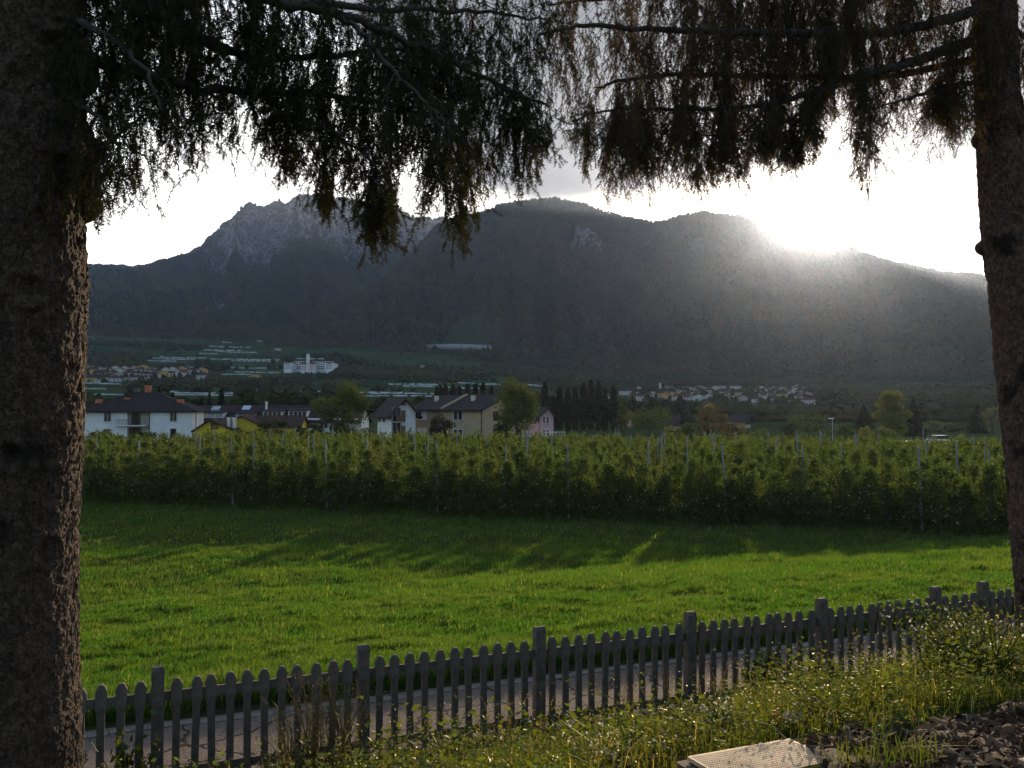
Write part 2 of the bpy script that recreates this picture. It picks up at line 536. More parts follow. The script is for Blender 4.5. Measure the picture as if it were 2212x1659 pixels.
def bark_mat(name, dark, light, scale):
    m, nt = new_mat(name)
    tc = N(nt, 'ShaderNodeTexCoord')
    v = tc.outputs['Object']
    wob = N(nt, 'ShaderNodeTexNoise', {'Vector': v, 'Scale': scale * 0.5, 'Detail': 4.0}).outputs['Color']
    vv = N(nt, 'ShaderNodeVectorMath', {0: v, 1: N(nt, 'ShaderNodeVectorMath', {0: wob, 1: (0.05, 0.05, 0.05)}, operation='MULTIPLY').outputs[0]}, operation='ADD').outputs[0]
    vv = N(nt, 'ShaderNodeMapping', {'Vector': vv, 'Scale': (1, 1, 0.6)}).outputs[0]
    ce = N(nt, 'ShaderNodeTexVoronoi', {'Vector': vv, 'Scale': scale}, feature='DISTANCE_TO_EDGE').outputs['Distance']
    ci = N(nt, 'ShaderNodeTexVoronoi', {'Vector': vv, 'Scale': scale})
    cr = N(nt, 'ShaderNodeSeparateColor', {0: ci.outputs['Color']}).outputs[0]
    n = N(nt, 'ShaderNodeTexNoise', {'Vector': v, 'Scale': scale * 1.6, 'Detail': 8.0, 'Roughness': 0.7}).outputs[0]
    col = MIX(nt, M(nt, 'MULTIPLY_ADD', cr, 0.6, M(nt, 'MULTIPLY_ADD', n, 0.8, -0.2), clamp=True), dark, light)
    gro = STEP(nt, ce, 0.0, 0.10)
    col = MIX(nt, M(nt, 'MULTIPLY_ADD', gro, 0.6, 0.4), tuple(x * 0.5 for x in dark), col)
    pt = N(nt, 'ShaderNodeTexNoise', {'Vector': v, 'Scale': 3.0, 'Detail': 4.0, 'Roughness': 0.6}).outputs[0]
    col = MIX(nt, STEP(nt, pt, 0.52, 0.68), col, MIX(nt, cr, tuple(x * 0.45 for x in dark), dark))
    h = M(nt, 'ADD', M(nt, 'MULTIPLY', gro, 0.5), M(nt, 'ADD', M(nt, 'MULTIPLY', cr, 0.6), M(nt, 'MULTIPLY', n, 0.8)))
    bp = N(nt, 'ShaderNodeBump', {'Height': h, 'Strength': 0.8, 'Distance': 0.006}).outputs[0]
    p = N(nt, 'ShaderNodeBsdfPrincipled', {'Base Color': col, 'Roughness': 0.9, 'Specular IOR Level': 0.15, 'Normal': bp})
    finish(nt, p.outputs[0])
    return m


MT['ground'] = terrain_mat()
MT['mountain'] = mountain_mat()
MT['path'] = path_mat()
MT['bark'] = bark_mat('spruce_bark', (0.019, 0.014, 0.012), (0.092, 0.064, 0.046), 55.0)
MT['bark_warm'] = bark_mat('reddish_spruce_bark', (0.028, 0.018, 0.014), (0.15, 0.095, 0.070), 40.0)
MT['limb'] = mat('limb_bark', (0.055, 0.042, 0.034), (0.035, 0.028, 0.024), 20.0, 0.95, 0.004, 60.0)
MT['needles'] = leaf_mat('spruce_needles', (0.020, 0.022, 0.008), (0.040, 0.038, 0.013), (1.3, 1.2, 0.5), 0.35, 0.02)
MT['needles_r'] = leaf_mat('spruce_needles_flare_brown', (0.036, 0.030, 0.017), (0.060, 0.048, 0.026), (1.7, 1.4, 0.85), 0.43, 0.02)  # brown flare veil over the right tree is put into this colour
MT['grass'] = leaf_mat('meadow_grass', (0.020, 0.060, 0.010), (0.056, 0.110, 0.018), (1.75, 1.8, 0.55), 0.55, 0.03, 0.45, (0.064, 0.104, 0.022), (0.015, (0.22, 0.20, 0.09)))
MT['apple_leaf'] = leaf_mat('apple_leaves', (0.026, 0.042, 0.010), (0.070, 0.090, 0.024), (1.6, 1.8, 0.75), 0.45, 0.05, 0.5, (0.062, 0.076, 0.022), (0.015, (0.16, 0.13, 0.04)))
MT['apple'] = mat('green_apple', (0.42, 0.46, 0.19), (0.48, 0.44, 0.17), 8.0, 0.4, spec=0.4)
MT['weed'] = leaf_mat('weed_leaves', (0.022, 0.042, 0.008), (0.060, 0.082, 0.016), (2.2, 2.0, 0.5), 0.5, 0.045, 1.4, (0.050, 0.064, 0.016), (0.008, (0.16, 0.13, 0.04)), 0.4)
MT['weed_grass'] = leaf_mat('bank_grass', (0.030, 0.056, 0.010), (0.066, 0.086, 0.018), (1.8, 1.6, 0.5), 0.5, 0.03, 1.0, (0.070, 0.074, 0.020), (0.05, (0.24, 0.18, 0.08)))
MT['dry'] = leaf_mat('dry_stems', (0.16, 0.11, 0.045), (0.26, 0.19, 0.08), (1.3, 1.2, 0.7), 0.35, 0.03)
MT['flower'] = leaf_mat('white_petals', (0.62, 0.60, 0.48), (0.72, 0.70, 0.60), (1.0, 1.0, 0.85), 0.4, 0.0)
MT['flower_y'] = leaf_mat('yellow_petals', (0.60, 0.45, 0.05), (0.70, 0.52, 0.08), (1.0, 1.0, 0.6), 0.4, 0.0)


def tree_mat(name, c1, c2, trans=0.35, tr=(1.4, 1.5, 0.55)):
    return leaf_mat(name, c1, c2, tr, trans, 0.03)


MT['t_dark'] = tree_mat('dark_green_foliage', (0.022, 0.034, 0.012), (0.042, 0.058, 0.018))
MT['t_green'] = tree_mat('mid_green_foliage', (0.040, 0.058, 0.016), (0.066, 0.085, 0.024))
MT['t_olive'] = tree_mat('olive_foliage', (0.050, 0.064, 0.018), (0.080, 0.090, 0.027))
MT['t_yellow'] = tree_mat('yellowing_foliage', (0.092, 0.098, 0.026), (0.140, 0.132, 0.038))
MT['t_autumn'] = tree_mat('rusty_foliage', (0.062, 0.045, 0.020), (0.092, 0.064, 0.028))
MT['t_conifer'] = tree_mat('conifer_foliage', (0.009, 0.014, 0.008), (0.020, 0.026, 0.012), 0.2)
MT['t_purple'] = tree_mat('purplish_foliage', (0.035, 0.024, 0.022), (0.058, 0.042, 0.034))
MT['t_pale'] = tree_mat('grey_green_foliage', (0.085, 0.100, 0.055), (0.120, 0.130, 0.072))
MT['forest'] = leaf_mat('mountain_forest', (0.016, 0.024, 0.012), (0.040, 0.050, 0.021), (1.2, 1.2, 0.5), 0.12, 0.0, 0.003, (0.066, 0.060, 0.030))
# ------------------------------------------------------------------ the lie of the land
FP0 = np.array([-3.405, 8.58]); FDIR = np.array([0.9270, 0.3755]); FNRM = np.array([0.3755, -0.9270])   # fence line
OP0 = np.array([-25.9, 53.5]); ODIR = np.array([0.96, -0.28]); ONRM = np.array([0.28, 0.96])            # first orchard row


def s_of(x, y):
    return (x - FP0[0]) * FNRM[0] + (y - FP0[1]) * FNRM[1]


def n_of(x, y):
    return (x - OP0[0]) * ONRM[0] + (y - OP0[1]) * ONRM[1]


def H(x, y):
    x = np.asarray(x, float); y = np.asarray(y, float)
    s = s_of(x, y)
    z = np.interp(s, [-18.5, -3.3, -2.75, -2.45, -2.25, -0.45, 0, 1, 2, 3, 4, 5, 6, 7, 9, 60],
                  [-5.6, -3.74, -3.70, -3.83, -3.85, -3.85, -3.68, -3.48, -3.14, -2.74, -2.37, -2.07, -1.87, -1.76, -1.66, -1.6])
    z = z + 0.06 * np.clip(x, -4, 6) * sstep(0.5, 3, s) + (fbm(x * 1.3, y * 1.3, 3, 4) - 0.5) * 0.12 * sstep(0.2, 1.0, s)
    z = z + (fbm(x * 0.35, y * 0.35, 8, 3) - 0.5) * 0.30 * sstep(-3.4, -6, s) * sstep(-60, -30, s)
    z = z + CAMZ
    r = np.hypot(x, y)
    a = np.arctan2(x, y)
    lz = np.interp(r, [220, 500, 900, 1500, 2200, 2600, 9000], [0, 8, 24, 68, 161, 215, 260])
    rz_ = np.interp(r, [220, 500, 900, 1300, 1700, 2200, 2600, 9000], [0, 3, 10, 30, 60, 100, 130, 200])
    w = sstep(-0.12, 0.17, a)
    far = lz * (1 - w) + rz_ * w + (fbm(x * 0.006, y * 0.006, 21, 4) - 0.5) * np.clip((r - 250) / 130, 0, 7)
    return np.where((y > 0) & (r > 220), far, np.where(r > 220, 0.0, z))


def on_ground(u, v, r0=60.0, r1=3000.0):
    rr = ray(u, v)
    t = np.geomspace(r0, r1, 1500)
    P = rr[None, :] * t[:, None]
    g = P[:, 2] + CAMZ < H(P[:, 0], P[:, 1])
    k = int(np.argmax(g)) if g.any() else len(t) - 1
    return np.array([P[k, 0], P[k, 1], float(H(P[k, 0], P[k, 1]))])


def build_ground():
    az = np.concatenate([np.linspace(-180, -50, 60, endpoint=False), np.linspace(-50, 50, 420, endpoint=False), np.linspace(50, 180, 60, endpoint=False)])
    az = np.radians(az)
    R = np.concatenate([[0.4], np.geomspace(0.8, 9000, 330)])
    A, RR = np.meshgrid(az, R)
    x = RR * np.sin(A); y = RR * np.cos(A)
    z = H(x, y)
    V = np.stack([x, y, z], -1).reshape(-1, 3)
    n = len(az); m = len(R)
    i, j = np.meshgrid(np.arange(m - 1), np.arange(n), indexing='ij')
    F = np.stack([i * n + j, i * n + (j + 1) % n, (i + 1) * n + (j + 1) % n, (i + 1) * n + j], -1).reshape(-1, 4)[:, ::-1]
    V = np.concatenate([V, [[0, 0, float(H(0.0, 0.0))]]])
    c = len(V) - 1
    T = np.stack([np.full(n, c), (np.arange(n) + 1) % n, np.arange(n)], -1)[:, ::-1]
    o = mesh('ground', V, [F.astype(np.int64), T], MT['ground'], smooth=True)
    tag(o, 'grassy bank and valley floor rising towards the mountains', None, None, 'structure')
    o['category'] = 'ground'


build_ground()

# mountains: ridge line in picture units, distances of ridge and foot
RIGHT_RIDGE = [(480, 752), (560, 745), (620, 716), (700, 680), (800, 622), (860, 572), (900, 532), (950, 484), (1000, 467), (1040, 462), (1080, 444),
               (1120, 436), (1150, 432), (1200, 431), (1250, 441), (1320, 460), (1360, 470), (1400, 477), (1450, 475), (1510, 463), (1560, 463),
               (1640, 470), (1680, 494), (1720, 519), (1760, 529), (1810, 526), (1870, 546), (1950, 572), (2050, 590), (2130, 600), (2212, 614), (2400, 645), (2800, 690)]
LEFT_RIDGE = [(-500, 620), (-200, 590), (60, 584), (185, 577), (240, 576), (300, 580), (340, 570), (400, 552), (430, 538), (450, 512), (480, 484), (510, 456),
              (535, 438), (548, 437), (555, 446), (572, 443), (590, 436), (602, 431), (610, 440), (625, 432), (642, 422), (690, 422), (720, 427), (750, 431),
              (775, 435), (800, 445), (850, 455), (880, 463), (900, 470), (960, 470), (1000, 480), (1100, 500), (1300, 560), (1500, 640)]


def mtn_fn(ridge, d1, d0, steep, seed, rough):
    ru, rv = np.array(ridge, float).T

    def f(u, t):
        """u picture column, t 0 at the foot, 1 on the ridge -> x, y, z"""
        xc = (u - CX) / FPX
        a = np.arctan2(xc, cp + sp * 0.026)
        v = np.interp(u, ru, rv)
        yc = -(v - CYP) / FPX
        te = (sp + yc * cp) / np.hypot(xc, cp - yc * sp)
        te = te + (fbm(u * 0.05, u * 0, seed + 40, 4) - 0.5) * 0.004
        D1 = np.interp(u, *d1); D0 = np.interp(u, *d0)
        r = D0 + (D1 - D0) * t
        # gullies run down the slope
        wob = (fbm(u * 0.012, t * 3.0, seed + 3, 4) - 0.5)
        r = r + (D1 - D0) * 0.35 * wob * np.clip(t, 0, 1) * np.clip(1.15 - t, 0, 1)
        x = r * np.sin(a); y = r * np.cos(a)
        z0 = H(D0 * np.sin(a), D0 * np.cos(a)) - 6
        zr = te * D1 + CAMZ
        g = np.interp(t, *steep)
        z = z0 + (zr - z0) * g
        env = np.clip(t * 4, 0, 1) * np.clip((1.0 - t) * 5, 0, 1)
        gx = fbm(u * 0.016 + t * 0.6, t * 1.6, seed, 6, 0.52)
        z = z + ((1 - np.abs(2 * gx - 1)) - 0.75) * 240 * rough * env
        z = z + (fbm(x * 0.02, y * 0.02, seed + 9, 4) - 0.5) * 26 * np.clip(t * 6, 0, 1) * np.where(t > 0.93, 0.25, 1)
        z = np.where(t <= 1.0, np.minimum(z, CAMZ + te * r * (0.955 + 0.045 * np.clip(t, 0, 1) ** 2)), z)
        return x, y, z
    return f


right_f = mtn_fn(RIGHT_RIDGE, ([480, 700, 850, 1000, 1200, 2212, 2800], [2260, 2600, 3000, 3300, 3600, 3400, 3300]),
                 ([480, 700, 900, 1200, 1400, 2800], [2230, 2000, 1900, 1800, 1700, 1600]),
                 ([-0.2, 0, 0.25, 0.5, 0.75, 1.0, 1.5], [-0.1, 0, 0.16, 0.40, 0.70, 1.0, 0.55]), 101, 0.8)
left_f = mtn_fn(LEFT_RIDGE, ([-500, 60, 300, 430, 640, 1000, 1500], [3600, 3700, 3800, 4300, 5000, 5200, 5000]),
                ([-500, 200, 700, 1500], [2100, 2250, 2450, 2700]),
                ([-0.2, 0, 0.25, 0.5, 0.62, 0.82, 1.0, 1.5], [-0.1, 0, 0.16, 0.38, 0.52, 0.86, 1.0, 0.55]), 202, 0.9)


def rock_left(u, t):
    a = sstep(0.50, 0.72, t) * sstep(380, 470, u) * (1 - 0.35 * sstep(0.88, 1.0, t))
    b = 0.8 * np.exp(-(((u - 465) / 28) ** 2 + ((t - 0.50) / 0.06) ** 2))
    return np.clip(a * (0.62 + 0.5 * (fbm(u * 0.03, t * 7, 5, 4) - 0.5)) + b, 0, 1)


def rock_right(u, t):
    a = np.exp(-(((u - 1262) / 34) ** 2 + ((t - 0.74) / 0.05) ** 2)) + 0.55 * np.exp(-(((u - 1300) / 60) ** 2 + ((t - 0.66) / 0.10) ** 2))
    b = 0.5 * np.exp(-(((u - 1230) / 90) ** 2 + ((t - 0.90) / 0.03) ** 2)) + 0.5 * np.exp(-(((u - 1390) / 20) ** 2 + ((t - 0.75) / 0.05) ** 2))
    c = 0.45 * np.exp(-(((u - 960) / 40) ** 2 + ((t - 0.80) / 0.10) ** 2))
    return np.clip(a * 0.9 + b + c, 0, 0.95) * sstep(0.3, 0.6, fbm(u * 0.08, t * 24, 7, 3) + 0.12)


def clear_right(u, t):
    a = np.exp(-np.clip(((u - 990) / 105) ** 2 + ((t - 0.145) / 0.10) ** 2, 0, 40) ** 2)
    b = np.exp(-np.clip(((u - 2120) / 110) ** 2 + ((t - 0.17) / 0.045) ** 2, 0, 40) ** 2)
    return np.clip((a + b) * 1.2 - 0.1, 0, 1)


def build_mountain(name, f, u0, u1, nu, nt_, rockf, clearf, label):
    u = np.linspace(u0, u1, nu); t = np.concatenate([np.linspace(-0.12, 1.0, nt_), np.linspace(1.02, 1.5, 24)])
    U, T = np.meshgrid(u, t)
    x, y, z = f(U, T)
    V = np.stack([x, y, z], -1).reshape(-1, 3)
    n = nu; m = len(t)
    i, j = np.meshgrid(np.arange(m - 1), np.arange(n - 1), indexing='ij')
    F = np.stack([i * n + j, i * n + j + 1, (i + 1) * n + j + 1, (i + 1) * n + j], -1).reshape(-1, 4)
    o = mesh(name, V, [F], MT['mountain'], smooth=True, attrs={'rock': rockf(U, T), 'clearing': clearf(U, T)})
    tag(o, label, 'mountain', None, 'structure')


build_mountain('mountain', right_f, 480, 2800, 760, 170, rock_right, clear_right, 'dark wooded mountain with the sun behind its ridge')
build_mountain('mountain', left_f, -500, 1500, 900, 220, rock_left, lambda u, t: u * 0, 'rocky mountain with a cliff face and notched summit')


def blob_trees(P, hgt, wid, rng):
    """small ragged tree shapes: P (n,3) bases"""
    n = len(P)
    k = 6
    q = np.arange(k) * 2 * math.pi / k
    V = np.zeros((n, 2 + 2 * k, 3))
    V[:, 0] = P + np.stack([rng.normal(0, .1, n) * wid, rng.normal(0, .1, n) * wid, hgt], 1)
    for ri, (hf, wf) in enumerate(((0.68, 0.36), (0.30, 0.52))):
        ang = q[None] + rng.uniform(0, 6.28, (n, 1))
        rr = wid[:, None] * wf * rng.uniform(0.65, 1.3, (n, k))
        zz = hgt[:, None] * hf * rng.uniform(0.8, 1.15, (n, k))
        V[:, 1 + ri * k:1 + (ri + 1) * k] = P[:, None] + np.stack([rr * np.cos(ang), rr * np.sin(ang), zz], -1)
    V[:, -1] = P
    F = []
    for j in range(k):
        a, b = 1 + j, 1 + (j + 1) % k
        c, d_ = 1 + k + j, 1 + k + (j + 1) % k
        F += [(0, a, b), (a, c, d_), (a, d_, b), (c, 1 + 2 * k, d_)]
    F = np.array(F)
    base = (np.arange(n) * (2 + 2 * k))[:, None, None]
    return V.reshape(-1, 3), (F[None] + base).reshape(-1, 3)


def forest(f, u0, u1, n, rockf, clearf, hmin, hmax, label, seed, tpow=0.8):
    rng = np.random.default_rng(seed)
    u = rng.uniform(u0, u1, n); t = rng.uniform(0, 1, n) ** tpow * 1.01
    keep = (rockf(u, t) + rng.normal(0, 0.16, n) < 0.40) & (clearf(u, t) < 0.35)
    u, t = u[keep], t[keep]
    x, y, z = f(u, t)
    # follow the sheet closely: nothing may hover on the ridge
    h = rng.uniform(hmin, hmax, len(u)) * (0.6 + 0.8 * fbm(u * 0.05, t * 12, seed + 2, 4))
    V, F = blob_trees(np.stack([x, y, z - 1.5], 1), h, h * rng.uniform(0.6, 1.0, len(u)), rng)
    o = mesh('forest', V, [F], MT['forest'])
    tag(o, label, 'forest', None, 'stuff')


forest(right_f, 500, 2500, 62000, rock_right, clear_right, 9, 15, 'dense dark wood covering the mountain under the sun', 1)
forest(left_f, -100, 1150, 46000, rock_left, lambda u, t: u * 0, 10, 17, 'dense dark wood on the lower slopes of the rocky mountain', 2)

# ------------------------------------------------------------------ the path behind the fence
def strip(name, s0, s1, z, material, ns=6, t0=-14, t1=40, dt=0.25, wav=0.0):
    t = np.arange(t0, t1, dt)
    S = np.linspace(s0, s1, ns)
    T, SS = np.meshgrid(t, S)
    SS = SS + (fbm(T * 1.2, SS * 0 + s0, 5, 3) - 0.5) * wav
    x = FP0[0] + FDIR[0] * T + FNRM[0] * SS; y = FP0[1] + FDIR[1] * T + FNRM[1] * SS
    zz = np.full(x.shape, CAMZ + z)
    V = np.stack([x, y, zz], -1).reshape(-1, 3)
    n = len(t)
    i, j = np.meshgrid(np.arange(ns - 1), np.arange(n - 1), indexing='ij')
    F = np.stack([i * n + j, (i + 1) * n + j, (i + 1) * n + j + 1, i * n + j + 1], -1).reshape(-1, 4)
    return mesh(name, V, [F[:, ::-1]] if s1 > s0 else [F], material)


tag(strip('path', -0.30, -2.38, -3.80, MT['path'], wav=0.10), 'worn stony asphalt path between fence and meadow', 'path', None, 'structure')
# flush pale kerb stones on the far side
kb = MB()
t = -13.5
while t < 38:
    L = 0.98
    c = FP0 + FDIR * (t + L / 2) + FNRM * (-2.20 + 0.02 * math.sin(t * 3))
    kb.box((c[0], c[1], CAMZ - 3.813 + 0.006 * math.sin(t * 7)), (L, 0.15, 0.05), 0, math.atan2(FDIR[1], FDIR[0]) + 0.01 * math.sin(t * 5))
    t += 1.0
o = kb.build('kerb', mat('pale_kerb_stone', (0.17, 0.15, 0.135), (0.12, 0.105, 0.095), 4.0, 0.9, 0.004, 40.0))
tag(o, 'pale flush kerb stones along the meadow side of the path', 'kerb', None, 'structure')

# ------------------------------------------------------------------ meadow grass
def frustum_pts(n, d0, d1, rng, u0=-60, u1=2330):
    dd = np.sqrt(rng.uniform(d0 ** 2, d1 ** 2, n))
    uu = rng.uniform(u0, u1, n)
    return (uu - CX) / FPX * dd, dd


def blades(x, y, hgt, wid, rng, lean=0.45, two=True, wind=(0.12, 0.0)):
    n = len(x)
    z = H(x, y) - 0.01
    q = rng.uniform(0, 6.283, n)
    l = np.abs(rng.normal(0, lean, n))
    dx = np.cos(q) * l + wind[0]; dy = np.sin(q) * l + wind[1]
    p = q + rng.normal(1.57, 0.5, n)
    wx, wy = np.cos(p) * wid / 2, np.sin(p) * wid / 2
    if two:
        V = np.stack([np.stack([x - wx, y - wy, z], 1), np.stack([x + wx, y + wy, z], 1),
                      np.stack([x + dx * hgt * .32 + wx * .8, y + dy * hgt * .32 + wy * .8, z + hgt * .58], 1),
                      np.stack([x + dx * hgt * .32 - wx * .8, y + dy * hgt * .32 - wy * .8, z + hgt * .58], 1),
                      np.stack([x + dx * hgt, y + dy * hgt, z + hgt * (1.0 - 0.25 * np.clip(l, 0, 1))], 1)], 1).reshape(-1, 3)
        b = (np.arange(n) * 5)[:, None]
        return V, b + np.array([[0, 1, 2, 3]]), b + np.array([[3, 2, 4]])
    V = np.stack([np.stack([x - wx, y - wy, z], 1), np.stack([x + wx, y + wy, z], 1),
                  np.stack([x + dx * hgt, y + dy * hgt, z + hgt], 1)], 1).reshape(-1, 3)
    b = (np.arange(n) * 3)[:, None]
    return V, None, b + np.array([[0, 1, 2]])


def build_meadow():
    rng = np.random.default_rng(5)
    Vs = []; Q = []; T = []; base = 0
    for d0, d1, n, hh, ww, two in ((10, 16, 190000, 0.11, 0.010, True), (16, 24, 190000, 0.12, 0.014, True),
                                  (24, 36, 180000, 0.13, 0.020, False), (36, 62, 170000, 0.14, 0.030, False)):
        x, y = frustum_pts(n, d0, d1, rng)
        s = s_of(x, y)
        clump = .45 * fbm(x * 0.9, y * 0.9, 31, 4) + .55 * fbm(x * 3.1, y * 3.1, 33, 3)
        tuss = sstep(0.56, 0.72, fbm(x * 2.4 + 5, y * 2.4, 37, 3))
        k = (s < -2.50 - 0.22 * (clump - 0.5)) & (n_of(x, y) < 6.0) & (rng.uniform(0, 1, n) < 0.55 + 0.9 * clump)
        x, y, clump, tuss, s = x[k], y[k], clump[k], tuss[k], s[k]
        edge = sstep(-3.9, -2.9, s)
        h = hh * (0.35 + 1.1 * clump + 0.55 * tuss + 1.1 * edge) * rng.uniform(0.6, 1.35, len(x))
        V, q, t_ = blades(x, y, h, ww * (1 + 0.5 * tuss), rng, 0.5, two)
        Vs.append(V)
        if q is not None: Q.append(q + base)
        T.append(t_ + base); base += len(V)
    o = mesh('grass', np.concatenate(Vs), [np.concatenate(Q), np.concatenate(T)], MT['grass'])
    tag(o, 'bright green meadow grass streaked with long shadows', 'grass', None, 'stuff')


build_meadow()
# ------------------------------------------------------------------ orchard
ORD = ['first', 'second', 'third', 'fourth', 'fifth', 'sixth', 'seventh', 'eighth', 'ninth', 'tenth', 'eleventh', 'twelfth', 'thirteenth', 'fourteenth']


def apple_crown(seed, nl, size):
    rng = np.random.default_rng(seed)
    hh = rng.uniform(2.75, 3.1)
    # leaf sprays grow off short limbs spiralling round the leader
    nb = 46
    zb = rng.uniform(0.30, hh - 0.15, nb)
    qb = rng.uniform(0, 6.283, nb)
    Rr = np.interp(zb, [0.3, 0.9, 1.8, hh], [0.62, 0.95, 0.80, 0.22]) * rng.uniform(0.7, 1.25, nb)
    per = nl // nb
    f = rng.uniform(0.1, 1.0, (nb, per)) ** 0.7
    P = np.stack([np.cos(qb)[:, None] * Rr[:, None] * f, np.sin(qb)[:, None] * Rr[:, None] * f, zb[:, None] + 0.18 * f - 0.22 * f * f], -1)
    P = P + rng.normal(0, 0.11, P.shape)
    # upright shoots standing out of the top
    sh = []
    for k in range(rng.integers(3, 7)):
        b = np.array([rng.normal(0, .28), rng.normal(0, .22), hh - 0.35])
        L = rng.uniform(0.3, 0.85)
        t = np.linspace(0, 1, 26)[:, None]
        sh.append(b + t * np.array([rng.normal(0, .12), rng.normal(0, .12), L]) + rng.normal(0, .035, (26, 3)))
    P = np.concatenate([P.reshape(-1, 3)] + sh)
    P[:, 2] = np.maximum(P[:, 2], 0.12)
    V, F = leaf_quads(P, size, size * 0.62, rng, 0.15, 0.25)
    # fruit
    na = 34
    A = P[rng.choice(len(P) - 80, na, False)] + rng.normal(0, .03, (na, 3))
    A[:, :2] *= 1.06
    r = 0.037
    oct_ = np.array([(0, 0, 1), (1, 0, .1), (0, 1, .1), (-1, 0, .1), (0, -1, .1), (0, 0, -.9), (.7, .7, -.1), (-.7, .7, -.1), (-.7, -.7, -.1), (.7, -.7, -.1)], float) * r
    ring = [1, 6, 2, 7, 3, 8, 4, 9]
    of = []
    for i in range(8):
        of += [(0, ring[i], ring[(i + 1) % 8]), (5, ring[(i + 1) % 8], ring[i])]
    of = np.array(of)
    AV = (A[:, None] + oct_[None]).reshape(-1, 3)
    AF = (of[None] + (np.arange(na) * 10)[:, None, None]).reshape(-1, 3) + len(V)
    return np.concatenate([V, AV]), F, AF, hh


def orchard():
    protos = []
    spacing, gap = 1.02, 3.2
    n_rows = 11
    for k in range(6):
        V, F, AF, hh = apple_crown(50 + k, 3700, 0.100)
        e = empty('apple_tree', (0, 0, 0))
        mesh('crown', V, [F, AF], [MT['apple_leaf'], MT['apple']], np.concatenate([np.zeros(len(F)), np.ones(len(AF))]), parent=e)
        MB().tube([(0, 0, -0.1), (0.02, 0, 0.8), (0, 0.02, 1.8), (0, 0, hh - 0.2)], [0.045, 0.04, 0.03, 0.01], 6).build('trunk', MT['trunk'], e)
        protos.append(e)
    used = set(); cnt = 0; rest = []
    rng = np.random.default_rng(9)
    for r in range(n_rows):
        for i in np.arange(-14, 62, spacing):
            p = OP0 + ODIR * (i + rng.normal(0, .12)) + ONRM * (gap * r + rng.normal(0, .08))
            u = CX + FPX * p[0] / p[1]
            if u < -260 or u > 2520:
                continue
            k = int(rng.integers(0, 6)); rz = rng.uniform(0, 6.28); sc = rng.uniform(0.9, 1.08)
            loc = (p[0], p[1], float(H(p[0], p[1])))
            if 165 < u < 2200 and cnt < 300 and r < 8:
                lab = f'leafy green apple tree with pale fruit in the orchard row {ORD[r]} from the meadow'
                grp = f'apple trees of the {ORD[r]} orchard row'
                o = protos[k] if k not in used else copy_tree(protos[k])
                used.add(k)
                o.location = loc; o.rotation_euler = (0, 0, rz); o.scale = (sc, sc, rng.uniform(0.72, 1.14))
                tag(o, lab, 'apple tree', grp)
                cnt += 1
            else:
                rest.append((loc, rz, sc, k))
    # the rows behind and beyond the frame, as one mass
    pts = []
    Vs = []; Fs = []; b = 0
    lite = [apple_crown(80 + k, 900, 0.17)[:2] for k in range(4)]
    for loc, rz, sc, k in rest:
        V, F = lite[k % 4]
        Vs.append(rot_z(V[:len(F) * 4], rz) * sc + np.array(loc)); Fs.append(F + b); b += len(F) * 4
    o = mesh('orchard_foliage', np.concatenate(Vs), [np.concatenate(Fs)], MT['apple_leaf'])
    tag(o, 'leafy tops of the apple rows deeper in the orchard', 'orchard', None, 'stuff')
    # posts
    mb = MB()
    mb.tube([(0, 0, -0.2), (0, 0, 2.0), (0, 0, 3.78)], [0.054, 0.050, 0.046], 6)
    post = mb.build('orchard_post', MT['concrete_post'])
    first = [True]

    def put(p, h, lean, label, grp):
        o = post if first[0] else post.copy()
        if not first[0]: link(o)
        first[0] = False
        o.location = (p[0], p[1], float(H(p[0], p[1])))
        o.rotation_euler = (lean[0], lean[1], random.random())
        o.scale = (1, 1, h / 3.78)
        tag(o, label, 'post', grp)
    random.seed(4)
    front = [(503, 'leftmost'), (706, 'second from left'), (943, 'third from left'), (1228, 'fourth from left'), (1570, 'fifth from left'), (1989, 'rightmost')]
    for u, w in front:
        k = (u - CX) / FPX
        # point of the row seen in that column
        t = (k * OP0[1] - OP0[0]) / (ODIR[0] - k * ODIR[1])
        p = OP0 + ODIR * t + ONRM * (0.05 + 0.15 * random.random())
        put(p, 3.85, (random.gauss(0, .01), random.gauss(-0.045, .02)), f'pale concrete post, {w} of the six along the orchard front row', 'front posts of the orchard')
    for r in range(1, n_rows):
        off = rng.uniform(0, 8)
        for i in np.arange(-6 + off, 66, 8.0):
            p = OP0 + ODIR * (i + rng.normal(0, .25)) + ONRM * (gap * r - 0.3)
            u = CX + FPX * p[0] / p[1]
            if u < 185 or u > 2170:
                continue
            q = 'near' if r < 5 else 'far'
            put(p, rng.uniform(3.55, 4.0), (rng.normal(0, .015), rng.normal(0, .02)),
                'pale concrete post showing its top above the nearer orchard rows' if r < 5 else 'thin pale post at the back of the orchard by the houses and bushes',
                f'{q} posts inside the orchard')


orchard()


